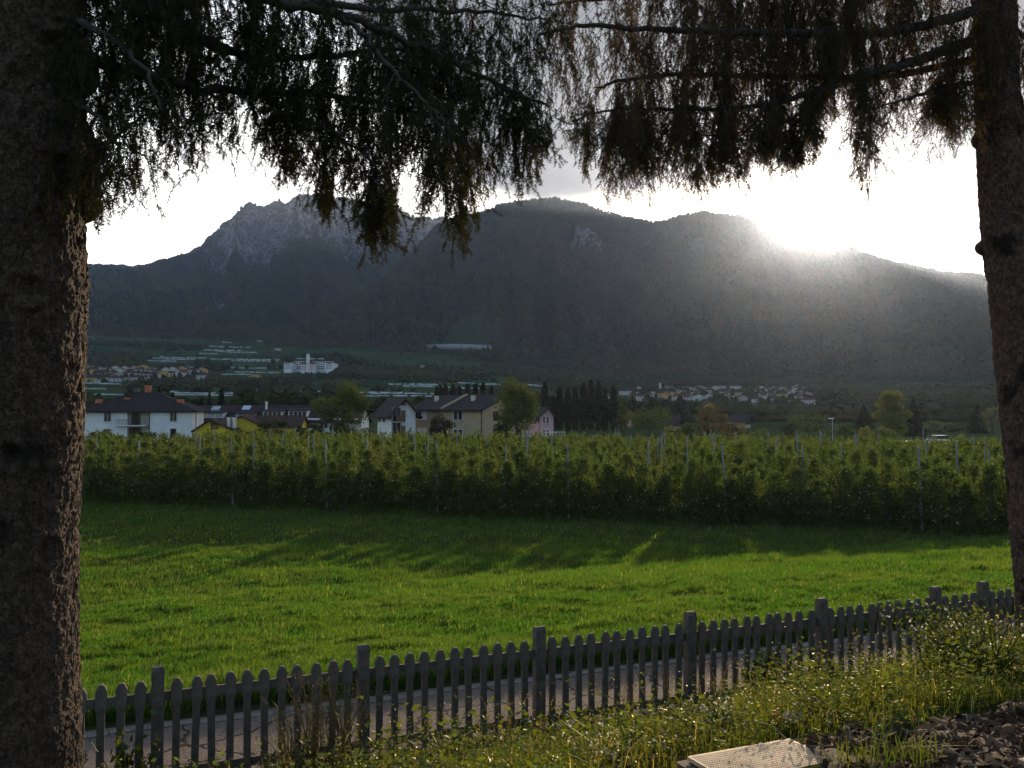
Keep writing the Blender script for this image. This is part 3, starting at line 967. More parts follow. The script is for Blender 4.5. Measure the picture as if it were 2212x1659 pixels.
# ------------------------------------------------------------------ trees beyond the orchard
def crown_leaves(kind, w, h, n, size, rng):
    """leaf cards in ragged clumps, local coordinates, base at 0"""
    if kind == 'cypress':
        z = rng.uniform(0.03, 1, n) ** 0.9
        r = w / 2 * np.clip(np.sin(np.pi * (0.10 + 0.86 * z)) ** 0.6, 0, 1) * np.sqrt(rng.uniform(0.15, 1, n))
        lump = 0.75 + 0.5 * vnoise(z * 9, rng.integers(0, 4, n).astype(float), 3)
        q = rng.uniform(0, 6.283, n)
        P = np.stack([r * lump * np.cos(q), r * lump * np.sin(q), z * h], 1)
    elif kind == 'conifer':
        lv = rng.uniform(0, 1, n) ** 1.5
        tier = np.round(lv * 16) / 16 + rng.normal(0, .012, n)
        q = rng.uniform(0, 6.283, n)
        r = w / 2 * (1 - tier * 0.97) * np.sqrt(rng.uniform(0.05, 1, n)) * (0.75 + 0.45 * vnoise(q * 2, tier * 16, 5))
        P = np.stack([r * np.cos(q), r * np.sin(q), h * (0.06 + 0.94 * tier) - r * 0.25], 1)
    else:
        nc = {'round': 26, 'bush': 22, 'birch': 38, 'willow': 40}.get(kind, 26)
        c = rng.normal(size=(nc, 3)); c = unit(c) * (rng.uniform(0.25, 1, (nc, 1)) ** 0.5)
        z0 = {'round': 0.58, 'bush': 0.46, 'birch': 0.52, 'willow': 0.52}[kind]
        hz = {'round': 0.42, 'bush': 0.50, 'birch': 0.47, 'willow': 0.48}[kind]
        taper = 1.0 if kind in ('round', 'bush') else 0.55
        cz = z0 + c[:, 2] * hz * 0.86
        rr = 0.40 * np.where(cz > 0.5, 1 - (cz - 0.5) * 2 * (1 - taper), 1.0)
        C = np.stack([c[:, 0] * w * rr, c[:, 1] * w * rr, cz * h], 1)
        a = rng.integers(0, nc, n)
        sg = np.array([w * 0.095, w * 0.095, h * (0.055 if kind != 'willow' else 0.085)]) * (0.7 + 0.7 * rng.uniform(size=(nc, 1)))
        d_ = rng.normal(size=(n, 3))
        d_ = unit(d_) * rng.uniform(0.2, 1.0, (n, 1)) ** 0.45 * 1.75
        P = C[a] + d_ * sg[a]
        P[:, 2] = np.clip(P[:, 2], 0.03 * h, None)
    V, F = leaf_quads(P, size, size * 0.7, rng, 0.1, 0.9 if kind == 'willow' else 0.1)
    return V, F


def tree(name, kind, u, vtop, wpx, depth, material, label, cat='tree', group=None, n=None, size=None, seed=None, vbase=None, conifer_bare=0):
    p = at(u, 900, depth)
    g = float(H(p[0], p[1]))
    top = at(u, vtop, depth)[2]
    h = top - g
    w = wpx / FPX * depth
    rng = np.random.default_rng(seed if seed is not None else int(u * 7 + vtop * 13))
    size = size or max(0.16, depth * 0.0024)
    n = n or int(np.clip(4.2 * w * h / (size * size), 900, 8000))
    e = empty(name, (p[0], p[1], g), 0, label, cat, group)
    V, F = crown_leaves(kind, w, h, n, size, rng)
    mesh('crown', V, [F], MT[material], parent=e)
    mb = MB()
    r0 = max(0.06, min(w, h) * 0.035)
    if kind in ('cypress', 'conifer'):
        mb.tube([(0, 0, -0.3), (0, 0, h * .5), (0, 0, h * .96)], [r0 * 1.3, r0, r0 * .2], 6)
    else:
        mb.tube([(0, 0, -0.3), (0.01 * w, 0, h * .22), (-.02 * w, .01 * w, h * .5), (0, 0, h * .8)], [r0 * 1.3, r0, r0 * .7, r0 * .2], 7)
        for k in range(6):
            q = rng.uniform(0, 6.28); z = rng.uniform(.2, .5) * h
            L = w * rng.uniform(.25, .40)
            mb.tube([(0, 0, z), (math.cos(q) * L * .5, math.sin(q) * L * .5, z + h * .12), (math.cos(q) * L, math.sin(q) * L, z + h * .2)], [r0 * .5, r0 * .3, r0 * .1], 5)
    mb.build('trunk', MT['trunk'], e, smooth=True)
    return e


# by the houses
tree('broadleaf_tree', 'round', 742, 824, 132, 126, 't_olive', 'big olive green tree hiding part of the long low building', size=.28, n=8500)
tree('bush', 'bush', 312, 927, 78, 128, 't_dark', 'dark round bush in front of the white house with the balcony')
tree('bush', 'bush', 212, 925, 62, 127, 't_purple', 'purplish bush by the white house beside the near trunk')
tree('bush', 'bush', 250, 936, 36, 126, 't_dark', 'small dark shrub under the balcony of the white house')
tree('bush', 'bush', 592, 902, 92, 120, 't_dark', 'dark broad bush right of the yellow house', n=3000)
tree('bush', 'bush', 668, 912, 90, 119, 't_dark', 'dark low bush between yellow house and the big olive tree', n=3000)
tree('bush', 'bush', 728, 912, 84, 121, 't_dark', 'dark bush at the foot of the big olive tree', n=2600)
tree('bush', 'bush', 780, 915, 62, 122, 't_green', 'green bush beside the white gabled house')
tree('broadleaf_tree', 'bush', 951, 886, 62, 128, 't_purple', 'small dark reddish tree in front of the tan apartment house', n=2200)
tree('willow', 'willow', 1116, 812, 98, 130, 't_olive', 'tall yellowish willow between the tan and the pink house', size=.30, n=8000)
tree('bush', 'bush', 1085, 902, 46, 128, 't_dark', 'dark bush at the end wall of the tan house')
# columnar cypresses
for i, (u, v) in enumerate(((943, 834), (951, 832), (962, 829), (978, 831), (993, 836), (1010, 829), (1027, 829), (1043, 827), (1061, 834))):
    tree('cypress', 'cypress', u, v, (11, 12, 13, 14, 13, 15, 15, 14, 13)[i], 262, 't_conifer',
         f'dark columnar cypress, {ORD[i]} from the left in the row behind the tan house', 'tree', 'cypresses behind the tan house', n=900, size=.75)
for i, (u, v, w) in enumerate(((1160, 848, 13), (1177, 827, 20), (1194, 856, 18), (1209, 837, 19), (1227, 840, 18), (1243, 838, 18), (1260, 827, 20), (1276, 822, 20), (1293, 825, 21), (1307, 842, 16), (1325, 833, 20))):
    tree('cypress', 'cypress', u, v, w * .82, 205, 't_conifer', f'dark columnar cypress, {ORD[i]} from the left in the dense row beyond the pink house',
         'tree', 'cypresses beyond the pink house', n=1700, size=.6)
tree('cypress', 'cypress', 1345, 862, 24, 195, 't_olive', 'yellow green columnar poplar at the end of the cypress row', n=1500, size=.5)
# right of the houses
tree('broadleaf_tree', 'round', 1400, 870, 108, 150, 't_green', 'broad round green tree right of the cypress row')
tree('broadleaf_tree', 'round', 1532, 874, 84, 138, 't_autumn', 'rusty autumn tree below the yellow chalet')
tree('bush', 'bush', 1492, 905, 64, 124, 't_dark', 'dark bush in front of the rusty autumn tree')
tree('bush', 'bush', 1583, 904, 66, 126, 't_autumn', 'orange brown bush right of the rusty autumn tree')
tree('bush', 'bush', 1640, 918, 60, 115, 't_olive', 'olive bush behind the orchard below the second village')
tree('bush', 'bush', 1455, 915, 46, 122, 't_yellow', 'yellowing shrub beside the small dark roofed house')
tree('broadleaf_tree', 'round', 1747, 884, 92, 160, 't_green', 'round dull green tree left of the street lamp')
tree('bush', 'bush', 1705, 908, 46, 150, 't_dark', 'low dark bush left of the round dull green tree')
tree('bush', 'bush', 1825, 913, 62, 150, 't_green', 'low green bush right of the street lamp')
tree('conifer', 'conifer', 1866, 876, 62, 180, 't_conifer', 'broad dark conifer left of the tall yellow birch', n=3000)
tree('birch', 'birch', 1928, 842, 84, 150, 't_yellow', 'tall yellow green birch, highest of the trees at the far edge of the orchard', n=8500, size=.36)
tree('conifer', 'conifer', 1974, 858, 54, 172, 't_conifer', 'dark conifer close behind the tall yellow birch', n=2600)
tree('bush', 'bush', 1868, 914, 40, 118, 't_yellow', 'bright yellow green shrub in front of the broad dark conifer')
tree('bush', 'bush', 1905, 915, 60, 120, 't_olive', 'olive shrub under the tall yellow birch')
tree('conifer', 'conifer', 2110, 878, 46, 190, 't_conifer', 'dark conifer beside the pale round tree near the second trunk', n=2200)
tree('broadleaf_tree', 'round', 2142, 874, 56, 185, 't_pale', 'pale grey green round tree next to the second trunk')
tree('bush', 'bush', 2020, 908, 80, 200, 't_pale', 'pale low thicket right of the tall yellow birch')
tree('bush', 'bush', 2065, 912, 60, 195, 't_green', 'low green thicket left of the dark conifer near the second trunk')
# the belt of trees behind the houses, each of its own kind and place
rng = np.random.default_rng(77)
belt = [(343, 838, 16, 't_conifer', 'conifer'), (373, 849, 16, 't_conifer', 'conifer'), (398, 856, 26, 't_dark', 'round'), (428, 852, 30, 't_dark', 'round'), (452, 848, 18, 't_dark', 'conifer'),
        (478, 843, 12, 't_conifer', 'cypress'), (505, 853, 36, 't_green', 'round'), (540, 848, 44, 't_dark', 'round'), (580, 850, 40, 't_green', 'round'), (616, 846, 46, 't_dark', 'round'),
        (655, 851, 40, 't_dark', 'round'), (690, 850, 30, 't_green', 'round'), (830, 852, 32, 't_dark', 'round'), (866, 858, 30, 't_green', 'round'), (905, 856, 26, 't_dark', 'round')]
for u, v, w, m, kd in belt:
    tree('broadleaf_tree' if kd == 'round' else kd, kd, u, v, w, 250, m, 'dim green tree in the belt behind the roofs of the left houses', 'tree', 'trees behind the roofs', n=1500, size=.8)
belt2 = [(1370, 852, 30), (1408, 850, 36), (1440, 856, 28), (1470, 850, 26), (1502, 858, 30), (1560, 862, 40), (1596, 866, 44), (1630, 872, 40), (1664, 876, 36), (1692, 872, 30), (1722, 868, 36), (1770, 872, 40),
         (1800, 876, 44), (1836, 880, 40), (2006, 884, 40), (2046, 888, 44), (2080, 890, 30)]
for u, v, w in belt2:
    m = ['t_dark', 't_green', 't_conifer', 't_dark'][int(rng.integers(0, 4))]
    tree('broadleaf_tree', 'round', u, v + 6, w, 300, m, 'hazy dark tree in the belt below the right village', 'tree', 'trees below the right village', n=1500, size=.95)


NET_ROWS = [(168, 260, 829), (168, 228, 840), (205, 300, 853), (300, 505, 849.5), (375, 520, 854), (545, 690, 845), (690, 870, 848), (800, 960, 851), (780, 980, 857), (310, 445, 800.5),
        (330, 420, 776), (345, 445, 773), (318, 380, 780), (455, 490, 776), (490, 605, 777), (500, 600, 780), (430, 470, 764), (470, 555, 761), (440, 520, 757), (452, 540, 750), (480, 500, 739.5), (555, 572, 737),
        (495, 575, 795), (508, 605, 804.5), (480, 560, 809), (395, 430, 793), (640, 710, 775), (838, 945, 831), (870, 935, 835), (990, 1080, 830), (905, 1045, 838), (1140, 1180, 833)]


def fields_woods():
    """scattered trees, hedges and orchard blocks over the valley floor"""
    rng = np.random.default_rng(31)
    n = 42000
    uu = rng.uniform(-50, 2350, n)
    dd = np.exp(rng.uniform(math.log(270), math.log(2500), n))
    x = (uu - CX) / FPX * dd; y = dd
    k = fbm(x * 0.006, y * 0.006, 61, 4)
    lin = np.abs(np.sin((x * 0.3 + y) * 0.02 + 4 * fbm(x * .003, y * .003, 4, 2)))
    foot = (uu > 1040) & (np.hypot(x, y) > 1480 + 160 * (k - .5))
    keep = (k > 0.50) | (lin < 0.10) | foot
    x, y, kk = x[keep], y[keep], k[keep]
    h = rng.uniform(3, 6, len(x)) + np.where(kk > 0.57, 4, 0)
    # keep the ground open in front of nets, villages and the institution
    g = H(x, y)
    ut, vt = project(x, y, g + h); ub, vb = project(x, y, g)
    ok = np.ones(len(x), bool)
    for u0, u1, v in NET_ROWS + [(612, 722, 786), (612, 722, 797), (186, 442, 800), (186, 442, 815), (1360, 1612, 845), (1628, 1758, 845), (1628, 1758, 865), (1360, 1612, 858)]:
        ok &= ~((ut > u0 - 3) & (ut < u1 + 3) & (vt < v + 3) & (vb > v - 2)) | (rng.uniform(size=len(x)) < (.10 if u1 - u0 > 120 and v < 870 and (u0 > 1000 or u0 == 186) else .03))
    x, y, h = x[ok], y[ok], h[ok]
    V, F = blob_trees(np.stack([x, y, H(x, y) - 0.5], 1), h, h * rng.uniform(0.8, 1.3, len(x)), rng)
    o = mesh('woods', V, [F], MT['forest'])
    tag(o, 'dark hedges, thickets and orchard blocks across the valley floor', 'woods', None, 'stuff')


fields_woods()


# ------------------------------------------------------------------ houses
def frame_of(u0, u1, depth0, depth1, v=900):
    """origin, rotation and width of a front running from column u0 (depth0) to u1 (depth1)"""
    a = at(u0, v, depth0); b = at(u1, v, depth1)
    return a, math.atan2(b[1] - a[1], b[0] - a[0]), math.hypot(b[0] - a[0], b[1] - a[1])


class House:
    """x along the front (front at y=0, facing -y), y into depth, z up from the ground"""
    def __init__(s, name, label, loc, rz, cat='house'):
        s.e = empty(name, loc, rz, label, cat)

    def walls(s, w, d, h, m, gable=None, x0=0, y0=0, name='wall', z0=-0.5):
        """gable: None | 'x' ridge runs along x (gable on the sides) | 'y' ridge runs along y (gable on the front); (axis, ridge height, ridge offset)"""
        mb = MB()
        if gable is None:
            mb.box((x0 + w / 2, y0 + d / 2, (h + z0) / 2), (w, d, h - z0))
        elif gable[0] == 'y':
            mb.prism([(x0, z0), (x0 + w, z0), (x0 + w, h), (x0 + w * gable[2], gable[1] - 0.12), (x0, h)], y0, y0 + d)
        else:
            V0 = [(y0, z0), (y0 + d, z0), (y0 + d, h), (y0 + d * gable[2], gable[1] - 0.12), (y0, h)]
            mb.prism(V0, x0, x0 + w)
            n = len(mb.v)
            mb.v = [(y, x, z) for x, y, z in mb.v]
            mb.f = [f[::-1] for f in mb.f]
        return mb.build(name, MT[m], s.e)

    def slab(s, quad, th, m, name='roof', parent=None):
        """a roof plane of four corners with thickness"""
        q = [Vector(p) for p in quad]
        dn = Vector((0, 0, -th))
        V = q + [p + dn for p in q]
        F = [(0, 1, 2, 3), (7, 6, 5, 4), (0, 4, 5, 1), (1, 5, 6, 2), (2, 6, 7, 3), (3, 7, 4, 0)]
        return V, F

    def gable_roof(s, w, d, h, rh, axis, m, off=0.5, ov=0.7, og=0.8, x0=0, y0=0, th=0.22, name='roof'):
        mb = MB()
        if axis == 'x':
            yr = y0 + d * off
            k1 = (rh - h) / (yr - y0); k2 = (rh - h) / (y0 + d - yr)
            A = [(x0 - og, y0 - ov, h - ov * k1 + .1), (x0 + w + og, y0 - ov, h - ov * k1 + .1), (x0 + w + og, yr, rh + .1), (x0 - og, yr, rh + .1)]
            B = [(x0 - og, yr, rh + .097), (x0 + w + og, yr, rh + .097), (x0 + w + og, y0 + d + ov, h - ov * k2 + .1), (x0 - og, y0 + d + ov, h - ov * k2 + .1)]
        else:
            xr = x0 + w * off
            k1 = (rh - h) / (xr - x0); k2 = (rh - h) / (x0 + w - xr)
            A = [(x0 - ov, y0 + d + og, h - ov * k1 + .1), (x0 - ov, y0 - og, h - ov * k1 + .1), (xr, y0 - og, rh + .1), (xr, y0 + d + og, rh + .1)]
            B = [(xr, y0 + d + og, rh + .097), (xr, y0 - og, rh + .097), (x0 + w + ov, y0 - og, h - ov * k2 + .1), (x0 + w + ov, y0 + d + og, h - ov * k2 + .1)]
        for q in (A, B):
            V, F = s.slab(q, th, m)
            mb.add(V, F)
        return mb.build(name, MT[m], s.e)

    def hip_roof(s, w, d, h, rh, m, rx0, rx1, ov=0.9, x0=0, y0=0, name='roof'):
        mb = MB()
        a, b, c, e = (x0 - ov, y0 - ov, h), (x0 + w + ov, y0 - ov, h), (x0 + w + ov, y0 + d + ov, h), (x0 - ov, y0 + d + ov, h)
        f, g = (rx0, y0 + d / 2, rh), (rx1, y0 + d / 2, rh)
        V = [a, b, c, e, f, g] + [(p[0], p[1], p[2] - 0.22) for p in (a, b, c, e)]
        F = [(0, 1, 5, 4), (1, 2, 5), (2, 3, 4, 5), (3, 0, 4), (9, 8, 7, 6), (0, 6, 7, 1), (1, 7, 8, 2), (2, 8, 9, 3), (3, 9, 6, 0)]
        mb.add(V, F)
        return mb.build(name, MT[m], s.e)

    def window(s, x, z, w, h, side='f', y=0.0, frame='frame_white', kind='pane', split=1, depth_w=None, label=None, name='window'):
        """window centred at x,z on the front (side f at depth y) or on a side wall (side l/r at plane x=y)"""
        e = 0.05
        mb = MB(); pn = MB()
        def put(bld, cx, cz, ww, hh, out, th):
            if side == 'f':
                bld.box((cx, y - out, cz), (ww, th, hh))
            else:
                sgn = -1 if side == 'l' else 1
                bld.box((y + sgn * out, cx, cz), (th, ww, hh))
        b = 0.09
        put(mb, x - w / 2 - b / 2, z, b, h + 2 * b, e, 0.16); put(mb, x + w / 2 + b / 2, z, b, h + 2 * b, e, 0.16)
        put(mb, x, z + h / 2 + b / 2, w, b, e, 0.155); put(mb, x, z - h / 2 - b / 2, w, b, e + .03, 0.22)
        for k in range(1, split):
            put(mb, x - w / 2 + w * k / split, z, 0.07, h, e, 0.15)
        put(pn, x, z, w, h, 0.0, 0.06)
        wo = mb.build(name, MT[frame], s.e)
        pn.build('pane' if kind == 'pane' else 'shutter', MT[kind], wo)
        if label: wo['label'] = label
        return wo

    def chimney(s, x, y, z0, z1, w, m, roof, cap=True):
        mb = MB(); mb.box((x, y, (z0 + z1) / 2), (w, w, z1 - z0))
        c = mb.build('chimney', MT[m], roof)
        if cap:
            # a cap on short corner blocks
            kb_ = MB()
            for sx in (-1, 1):
                for sy in (-1, 1):
                    kb_.box((x + sx * w * .36, y + sy * w * .36, z1 + .11), (w * .2, w * .2, .22))
            kb_.box((x, y, z1 + .27), (w * 1.25, w * 1.25, .10))
            mb2 = MB(); mb2.v = kb_.v; mb2.f = kb_.f; mb2.m = kb_.m
            cc = mb2.build('chimney', MT['roof'], roof)
            # join the cap with its stack: one chimney, two materials
            me = c.data
            nv = len(me.vertices)
            V = np.array([tuple(v.co) for v in me.vertices] + [tuple(v.co) for v in cc.data.vertices])
            F = [tuple(p.vertices) for p in me.polygons] + [tuple(i + nv for i in p.vertices) for p in cc.data.polygons]
            mi = [0] * len(me.polygons) + [1] * len(cc.data.polygons)
            bpy.data.objects.remove(cc); bpy.data.objects.remove(c)
            c = mesh('chimney', V, F, [MT[m], MT['roof']], mi, parent=roof)
        return c

    def pipe(s, pts, r=0.06, m='iron', name='downpipe'):
        return MB().tube(pts, r, 6).build(name, MT[m], s.e)

    def balcony(s, x0, x1, y0, y1, z, rail_h=1.0, rail='iron', slab='frame_white', solid=False):
        mb = MB(); mb.box(((x0 + x1) / 2, (y0 + y1) / 2, z), (x1 - x0, y1 - y0, 0.16))
        b = mb.build('balcony', MT[slab], s.e)
        rb = MB()
        zt = z + rail_h
        rb.box(((x0 + x1) / 2, y0 + .03, zt), (x1 - x0, .06, .07)); rb.box((x0 + .03, (y0 + y1) / 2 + .035, zt), (.06, y1 - y0 - .07, .068)); rb.box((x1 - .03, (y0 + y1) / 2 + .035, zt), (.06, y1 - y0 - .07, .068))
        if solid:
            rb.box(((x0 + x1) / 2, y0 + .03, z + rail_h / 2 + .04), (x1 - x0 - .2, .03, rail_h - .14))
        else:
            k = x0 + .06
            while k < x1:
                rb.box((k, y0 + .03, z + rail_h / 2 + .02), (.045, .045, rail_h - .12)); k += .22
        rb.build('railing', MT[rail], b)
        return b


def white_house():
    a, rz, w = frame_of(165, 415, 150, 153)
    H1 = House('white_house', 'white two storey house with dark hipped roof and iron balcony beside the near trunk', (a[0], a[1], 0), rz)
    sc = 150 / FPX
    X = lambda u: (u - 165) * sc * 1.01
    Z = lambda v: 5.6 - (v - 880) * sc
    h = Z(889); d = 11.0
    H1.walls(X(268) , d, h, 'white_wall')
    H1.walls(w - X(313), d, h, 'white_wall', x0=X(313))
    H1.walls(X(313) - X(268), d - 1.5, h - .01, 'cream_wall', x0=X(268), y0=1.5)['label'] = 'cream recessed wall behind the balcony'
    r = H1.hip_roof(w, d, h + .12, Z(843), 'roof', X(278), X(310))
    zr = Z(843)
    H1.chimney(X(294), d / 2, zr - .5, zr + 1.0, .95, 'chimney', r)
    H1.chimney(X(258), 3.2, h + .9, Z(858), 1.0, 'chimney', r)
    H1.chimney(X(203), 2.0, h + .5, Z(862), 1.0, 'chimney', r)
    H1.chimney(X(372), 2.2, h + .5, Z(862), 1.0, 'chimney', r)
    for u in (228, 363):
        H1.window(X(u), Z(900.5), 1.02, 1.5, frame='cream_wall', split=2)
    H1.window(X(228), Z(938), 1.1, 1.7, frame='cream_wall', kind='shutter')
    o = H1.window(X(363), Z(937), .95, 1.6, frame='cream_wall')
    for sx in (-1, 1):   # open shutters
        MB().box((X(363) + sx * .95, -.06, Z(937)), (.75, .05, 1.7)).build('shutter', MT['frame_white'], o)
    H1.window(X(281.5), Z(902.5), 1.25, 2.3, y=1.5, frame='frame_brown', split=2)
    H1.window(X(264.5) + 1.0, Z(938), 1.35, 1.9, y=1.5, frame='frame_brown', kind='shutter')
    H1.window(X(284), Z(938), 1.2, 2.0, y=1.5, frame='shutter', split=2)
    H1.balcony(X(246), X(308), -.7, 1.48, Z(920), 1.0)
    H1.pipe([(X(315), -.07, h - .1), (X(313.5), -.09, h - 1.0), (X(313.5), -.09, 0)], .07)
    H1.pipe([(X(413), -.5, h), (X(410), -.12, h - .6), (X(410), -.12, 0)], .07)


white_house()


def yellow_house():
    D = 136; sc = D / FPX
    a = at(416, 900, D)
    b = House('yellow_house', 'yellow house with brown gabled roof, two steel flues and a lower front gable', (a[0], a[1], 0), 0.05)
    X = lambda u: (u - 416) * sc
    Z = lambda v: 5.6 - (v - 880) * sc
    # front gable
    b.walls(X(502) - X(420), 9, Z(929), 'yellow_wall', ('y', Z(906), .42), x0=X(420))
    r1 = b.gable_roof(X(502) - X(420), 9, Z(929), Z(907), 'y', 'roof_brown', .42, .35, .6, x0=X(420))
    b.window(X(463), Z(915), .95, 1.55, frame='frame_brown', kind='shutter')
    # taller part behind with its own gable
    b.walls(X(556) - X(455), 8, Z(924), 'yellow_wall', ('y', Z(898), .48), x0=X(455), y0=4.5)
    r2 = b.gable_roof(X(556) - X(455), 8, Z(924), Z(899), 'y', 'roof_brown', .48, .35, .6, x0=X(455), y0=4.5)
    # long roof running to the right
    b.walls(X(625) - X(520), 7, Z(922), 'yellow_wall', ('x', Z(900), .5), x0=X(520), y0=7.5)
    b.gable_roof(X(625) - X(520), 7, Z(922), Z(900), 'x', 'roof_brown', .5, .5, .4, x0=X(520), y0=7.5)
    for u in (489, 500.5):
        mb = MB(); x = X(u)
        mb.tube([(x, 1.2, Z(925)), (x, 1.2, Z(904))], .36, 10, 0); mb.tube([(x, 1.2, Z(904)), (x, 1.2, Z(902))], .42, 10, 0)
        f = mb.build('flue', MT['steel_flue'], r1)


yellow_house()


def long_house():
    D = 172; sc = D / FPX
    a = at(405, 900, D)
    b = House('long_house', 'long low building with dark roof and white framed dormers behind the yellow house', (a[0], a[1], 0), 0.0, 'building')
    X = lambda u: (u - 405) * sc
    Z = lambda v: 5.6 - (v - 880) * sc
    w = X(775)
    b.walls(w, 12, Z(909), 'white_wall', ('x', Z(875), .5))
    r = b.gable_roof(w, 12, Z(907), Z(876), 'x', 'roof', .5, 1.1, .5)
    for (u0, u1, v0, v1, pan) in ((424, 482, 891, 903, 3), (507, 549, 893, 900, 3), (566, 607, 888, 901, 4), (621, 662, 887, 901, 4)):
        x0, x1 = X(u0), X(u1)
        z0, z1 = Z(v1) , Z(v0)
        yf = 0.6
        mb = MB(); mb.box(((x0 + x1) / 2, yf + 2.0, (z0 + z1) / 2), (x1 - x0, 4.0, z1 - z0))
        dm = mb.build('dormer', MT['frame_white'], b.e)
        V, F = b.slab([(x0 - .25, yf - .5, z1 + .10), (x1 + .25, yf - .5, z1 + .10), (x1 + .25, yf + 5.0, z1 + .55), (x0 - .25, yf + 5.0, z1 + .55)], .18, 'roof')
        MB().add(V, F).build('dormer_roof', MT['roof'], dm)
        pb = (x1 - x0 - .3) / pan
        for k in range(pan):
            bright = (pan == 3 and k != 1) 
            mm = 'grey_trim' if pan == 3 else 'pane'
            if pan == 3 and k == 0 and u0 == 424: mm = 'ochre_wall'
            MB().box((x0 + .15 + pb * (k + .5), yf - .03, (z0 + z1) / 2 - .02), (pb - .16, .10, (z1 - z0) * .70)).build('pane', MT[mm], dm)
    g = MB(); g.box((w / 2 + 8, -1.12, Z(905)), (w - 16, .18, .26)); g.build('gutter', MT['frame_white'], b.e)
    for u in (600, 660, 700):
        b.window(X(u), Z(918), 1.4, 1.3, split=2)
    mb = MB(); mb.tube([(X(566), 3.0, Z(893)), (X(566), 3.0, Z(869))], .22, 8); mb.tube([(X(566), 3.0, Z(869)), (X(566), 3.0, Z(867.5))], .34, 8)
    mb.build('flue', MT['frame_white'], r)
    for u, v in ((517, 883), (706, 888), (450, 884)):
        t = (Z(v) - Z(907)) / (Z(876) - Z(907)); y = 6 * t
        V, F = b.slab([(X(u) - .8, y - .7, Z(v) - .1), (X(u) + .8, y - .7, Z(v) - .1), (X(u) + .8, y + .7, Z(v) + .62), (X(u) - .8, y + .7, Z(v) + .62)], .12, 'pane')
        MB().add(V, F).build('skylight', mat('pale_skylight', (0.35, 0.42, 0.50), None, rough=0.25, spec=0.6) if u == 517 else MT['grey_trim'], r)


long_house()


def gable_house():
    D = 142; sc = D / FPX
    a = at(847, 900, D)
    b = House('white_house', 'white gabled house with small balcony on its gable right of the big olive tree', (a[0], a[1], 0), 0.42)
    Z = lambda v: 5.6 - (v - 880) * sc
    w = (895 - 847) * sc / math.cos(.42); dpt = 8.6
    b.walls(w, dpt, Z(889), 'white_wall', ('y', Z(862), .5))
    b.gable_roof(w, dpt, Z(889), Z(861), 'y', 'roof', .5, .95, 1.0)
    # glazed loggia strip with balcony
    X = lambda u: (u - 847) * sc / math.cos(.42)
    b.window(X(856), Z(896), 1.25, 2.1, frame='grey_trim', split=2)
    b.window(X(856), Z(931), 1.25, 2.6, frame='grey_trim', split=2)
    b.window(X(869.5), Z(899), .5, 1.7, frame='frame_brown', kind='shutter')
    b.window(X(869.5), Z(933), .5, 1.7, frame='frame_brown', kind='shutter')
    b.window(X(869.5), Z(869), .55, .8, frame='frame_brown')
    b.balcony(X(850), X(870), -1.1, -.07, Z(912), 1.0, 'timber', 'grey_trim', True)
    b.pipe([(-.06, -.08, Z(889)), (-.06, -.08, 0)], .07, 'grey_trim')
    b.window(4.6, Z(902), .9, 1.4, 'l', 0.0, 'frame_brown', 'shutter')
    b.window(7.4, Z(902), .9, 1.4, 'l', 0.0, 'frame_brown', 'shutter')


gable_house()


def tan_house():
    a, rz, w = frame_of(893, 1042, 151, 140)
    b = House('tan_house', 'long tan apartment house with dark saddle roof beside the yellowish willow', (a[0], a[1], 0), rz)
    D0, D1 = 151, 140
    def X(u):
        k = (u - CX) / FPX
        dx, dy = math.cos(rz), math.sin(rz)
        return (k * a[1] - a[0]) / (dx - k * dy)
    def Z(v, u):
        return 5.6 - (v - 880) * (a[1] + X(u) * math.sin(rz)) / FPX
    h = 5.45; dpt = 10.5; rh = 7.6
    b.walls(w, dpt, h, 'tan_wall', ('x', rh, .5))
    r = b.gable_roof(w, dpt, h, rh, 'x', 'roof', .5, .8, .7)
    # fire wall strip crossing the roof
    xm = X(960)
    mb = MB(); V, F = b.slab([(xm - .16, -.7, h + .12), (xm + .16, -.7, h + .12), (xm + .16, dpt / 2, rh + .32), (xm - .16, dpt / 2, rh + .32)], .3, 'x'); mb.add(V, F)
    mb.build('fire_wall', MT['tan_wall'], r)
    for u in (916, 995):
        b.chimney(X(u), 2.9, h + .8, h + 2.1, .55, 'cream_wall', r, False)
    for u, kd in ((907, 'pane'), (917, 'frame_white'), (985, 'pane'), (995, 'pane')):
        for z in (4.25, 1.35):
            b.window(X(u), z, .95, 1.35, frame='frame_white', kind=kd if not (z < 2 and u == 907) else 'frame_white')
    for y in (3.0, 5.6, 8.6):
        for z in (4.2, 1.4):
            b.window(y, z, .85, 1.3, 'r', w, 'frame_brown')
    b.window(dpt / 2, 6.4, .6, .7, 'r', w, 'frame_brown')
    b.pipe([(w - .15, -.09, h), (w - .15, -.09, 0)], .08, 'frame_brown')
    b.pipe([(X(942), -.09, h), (X(942), -.09, 0)], .07, 'frame_brown')


tan_house()


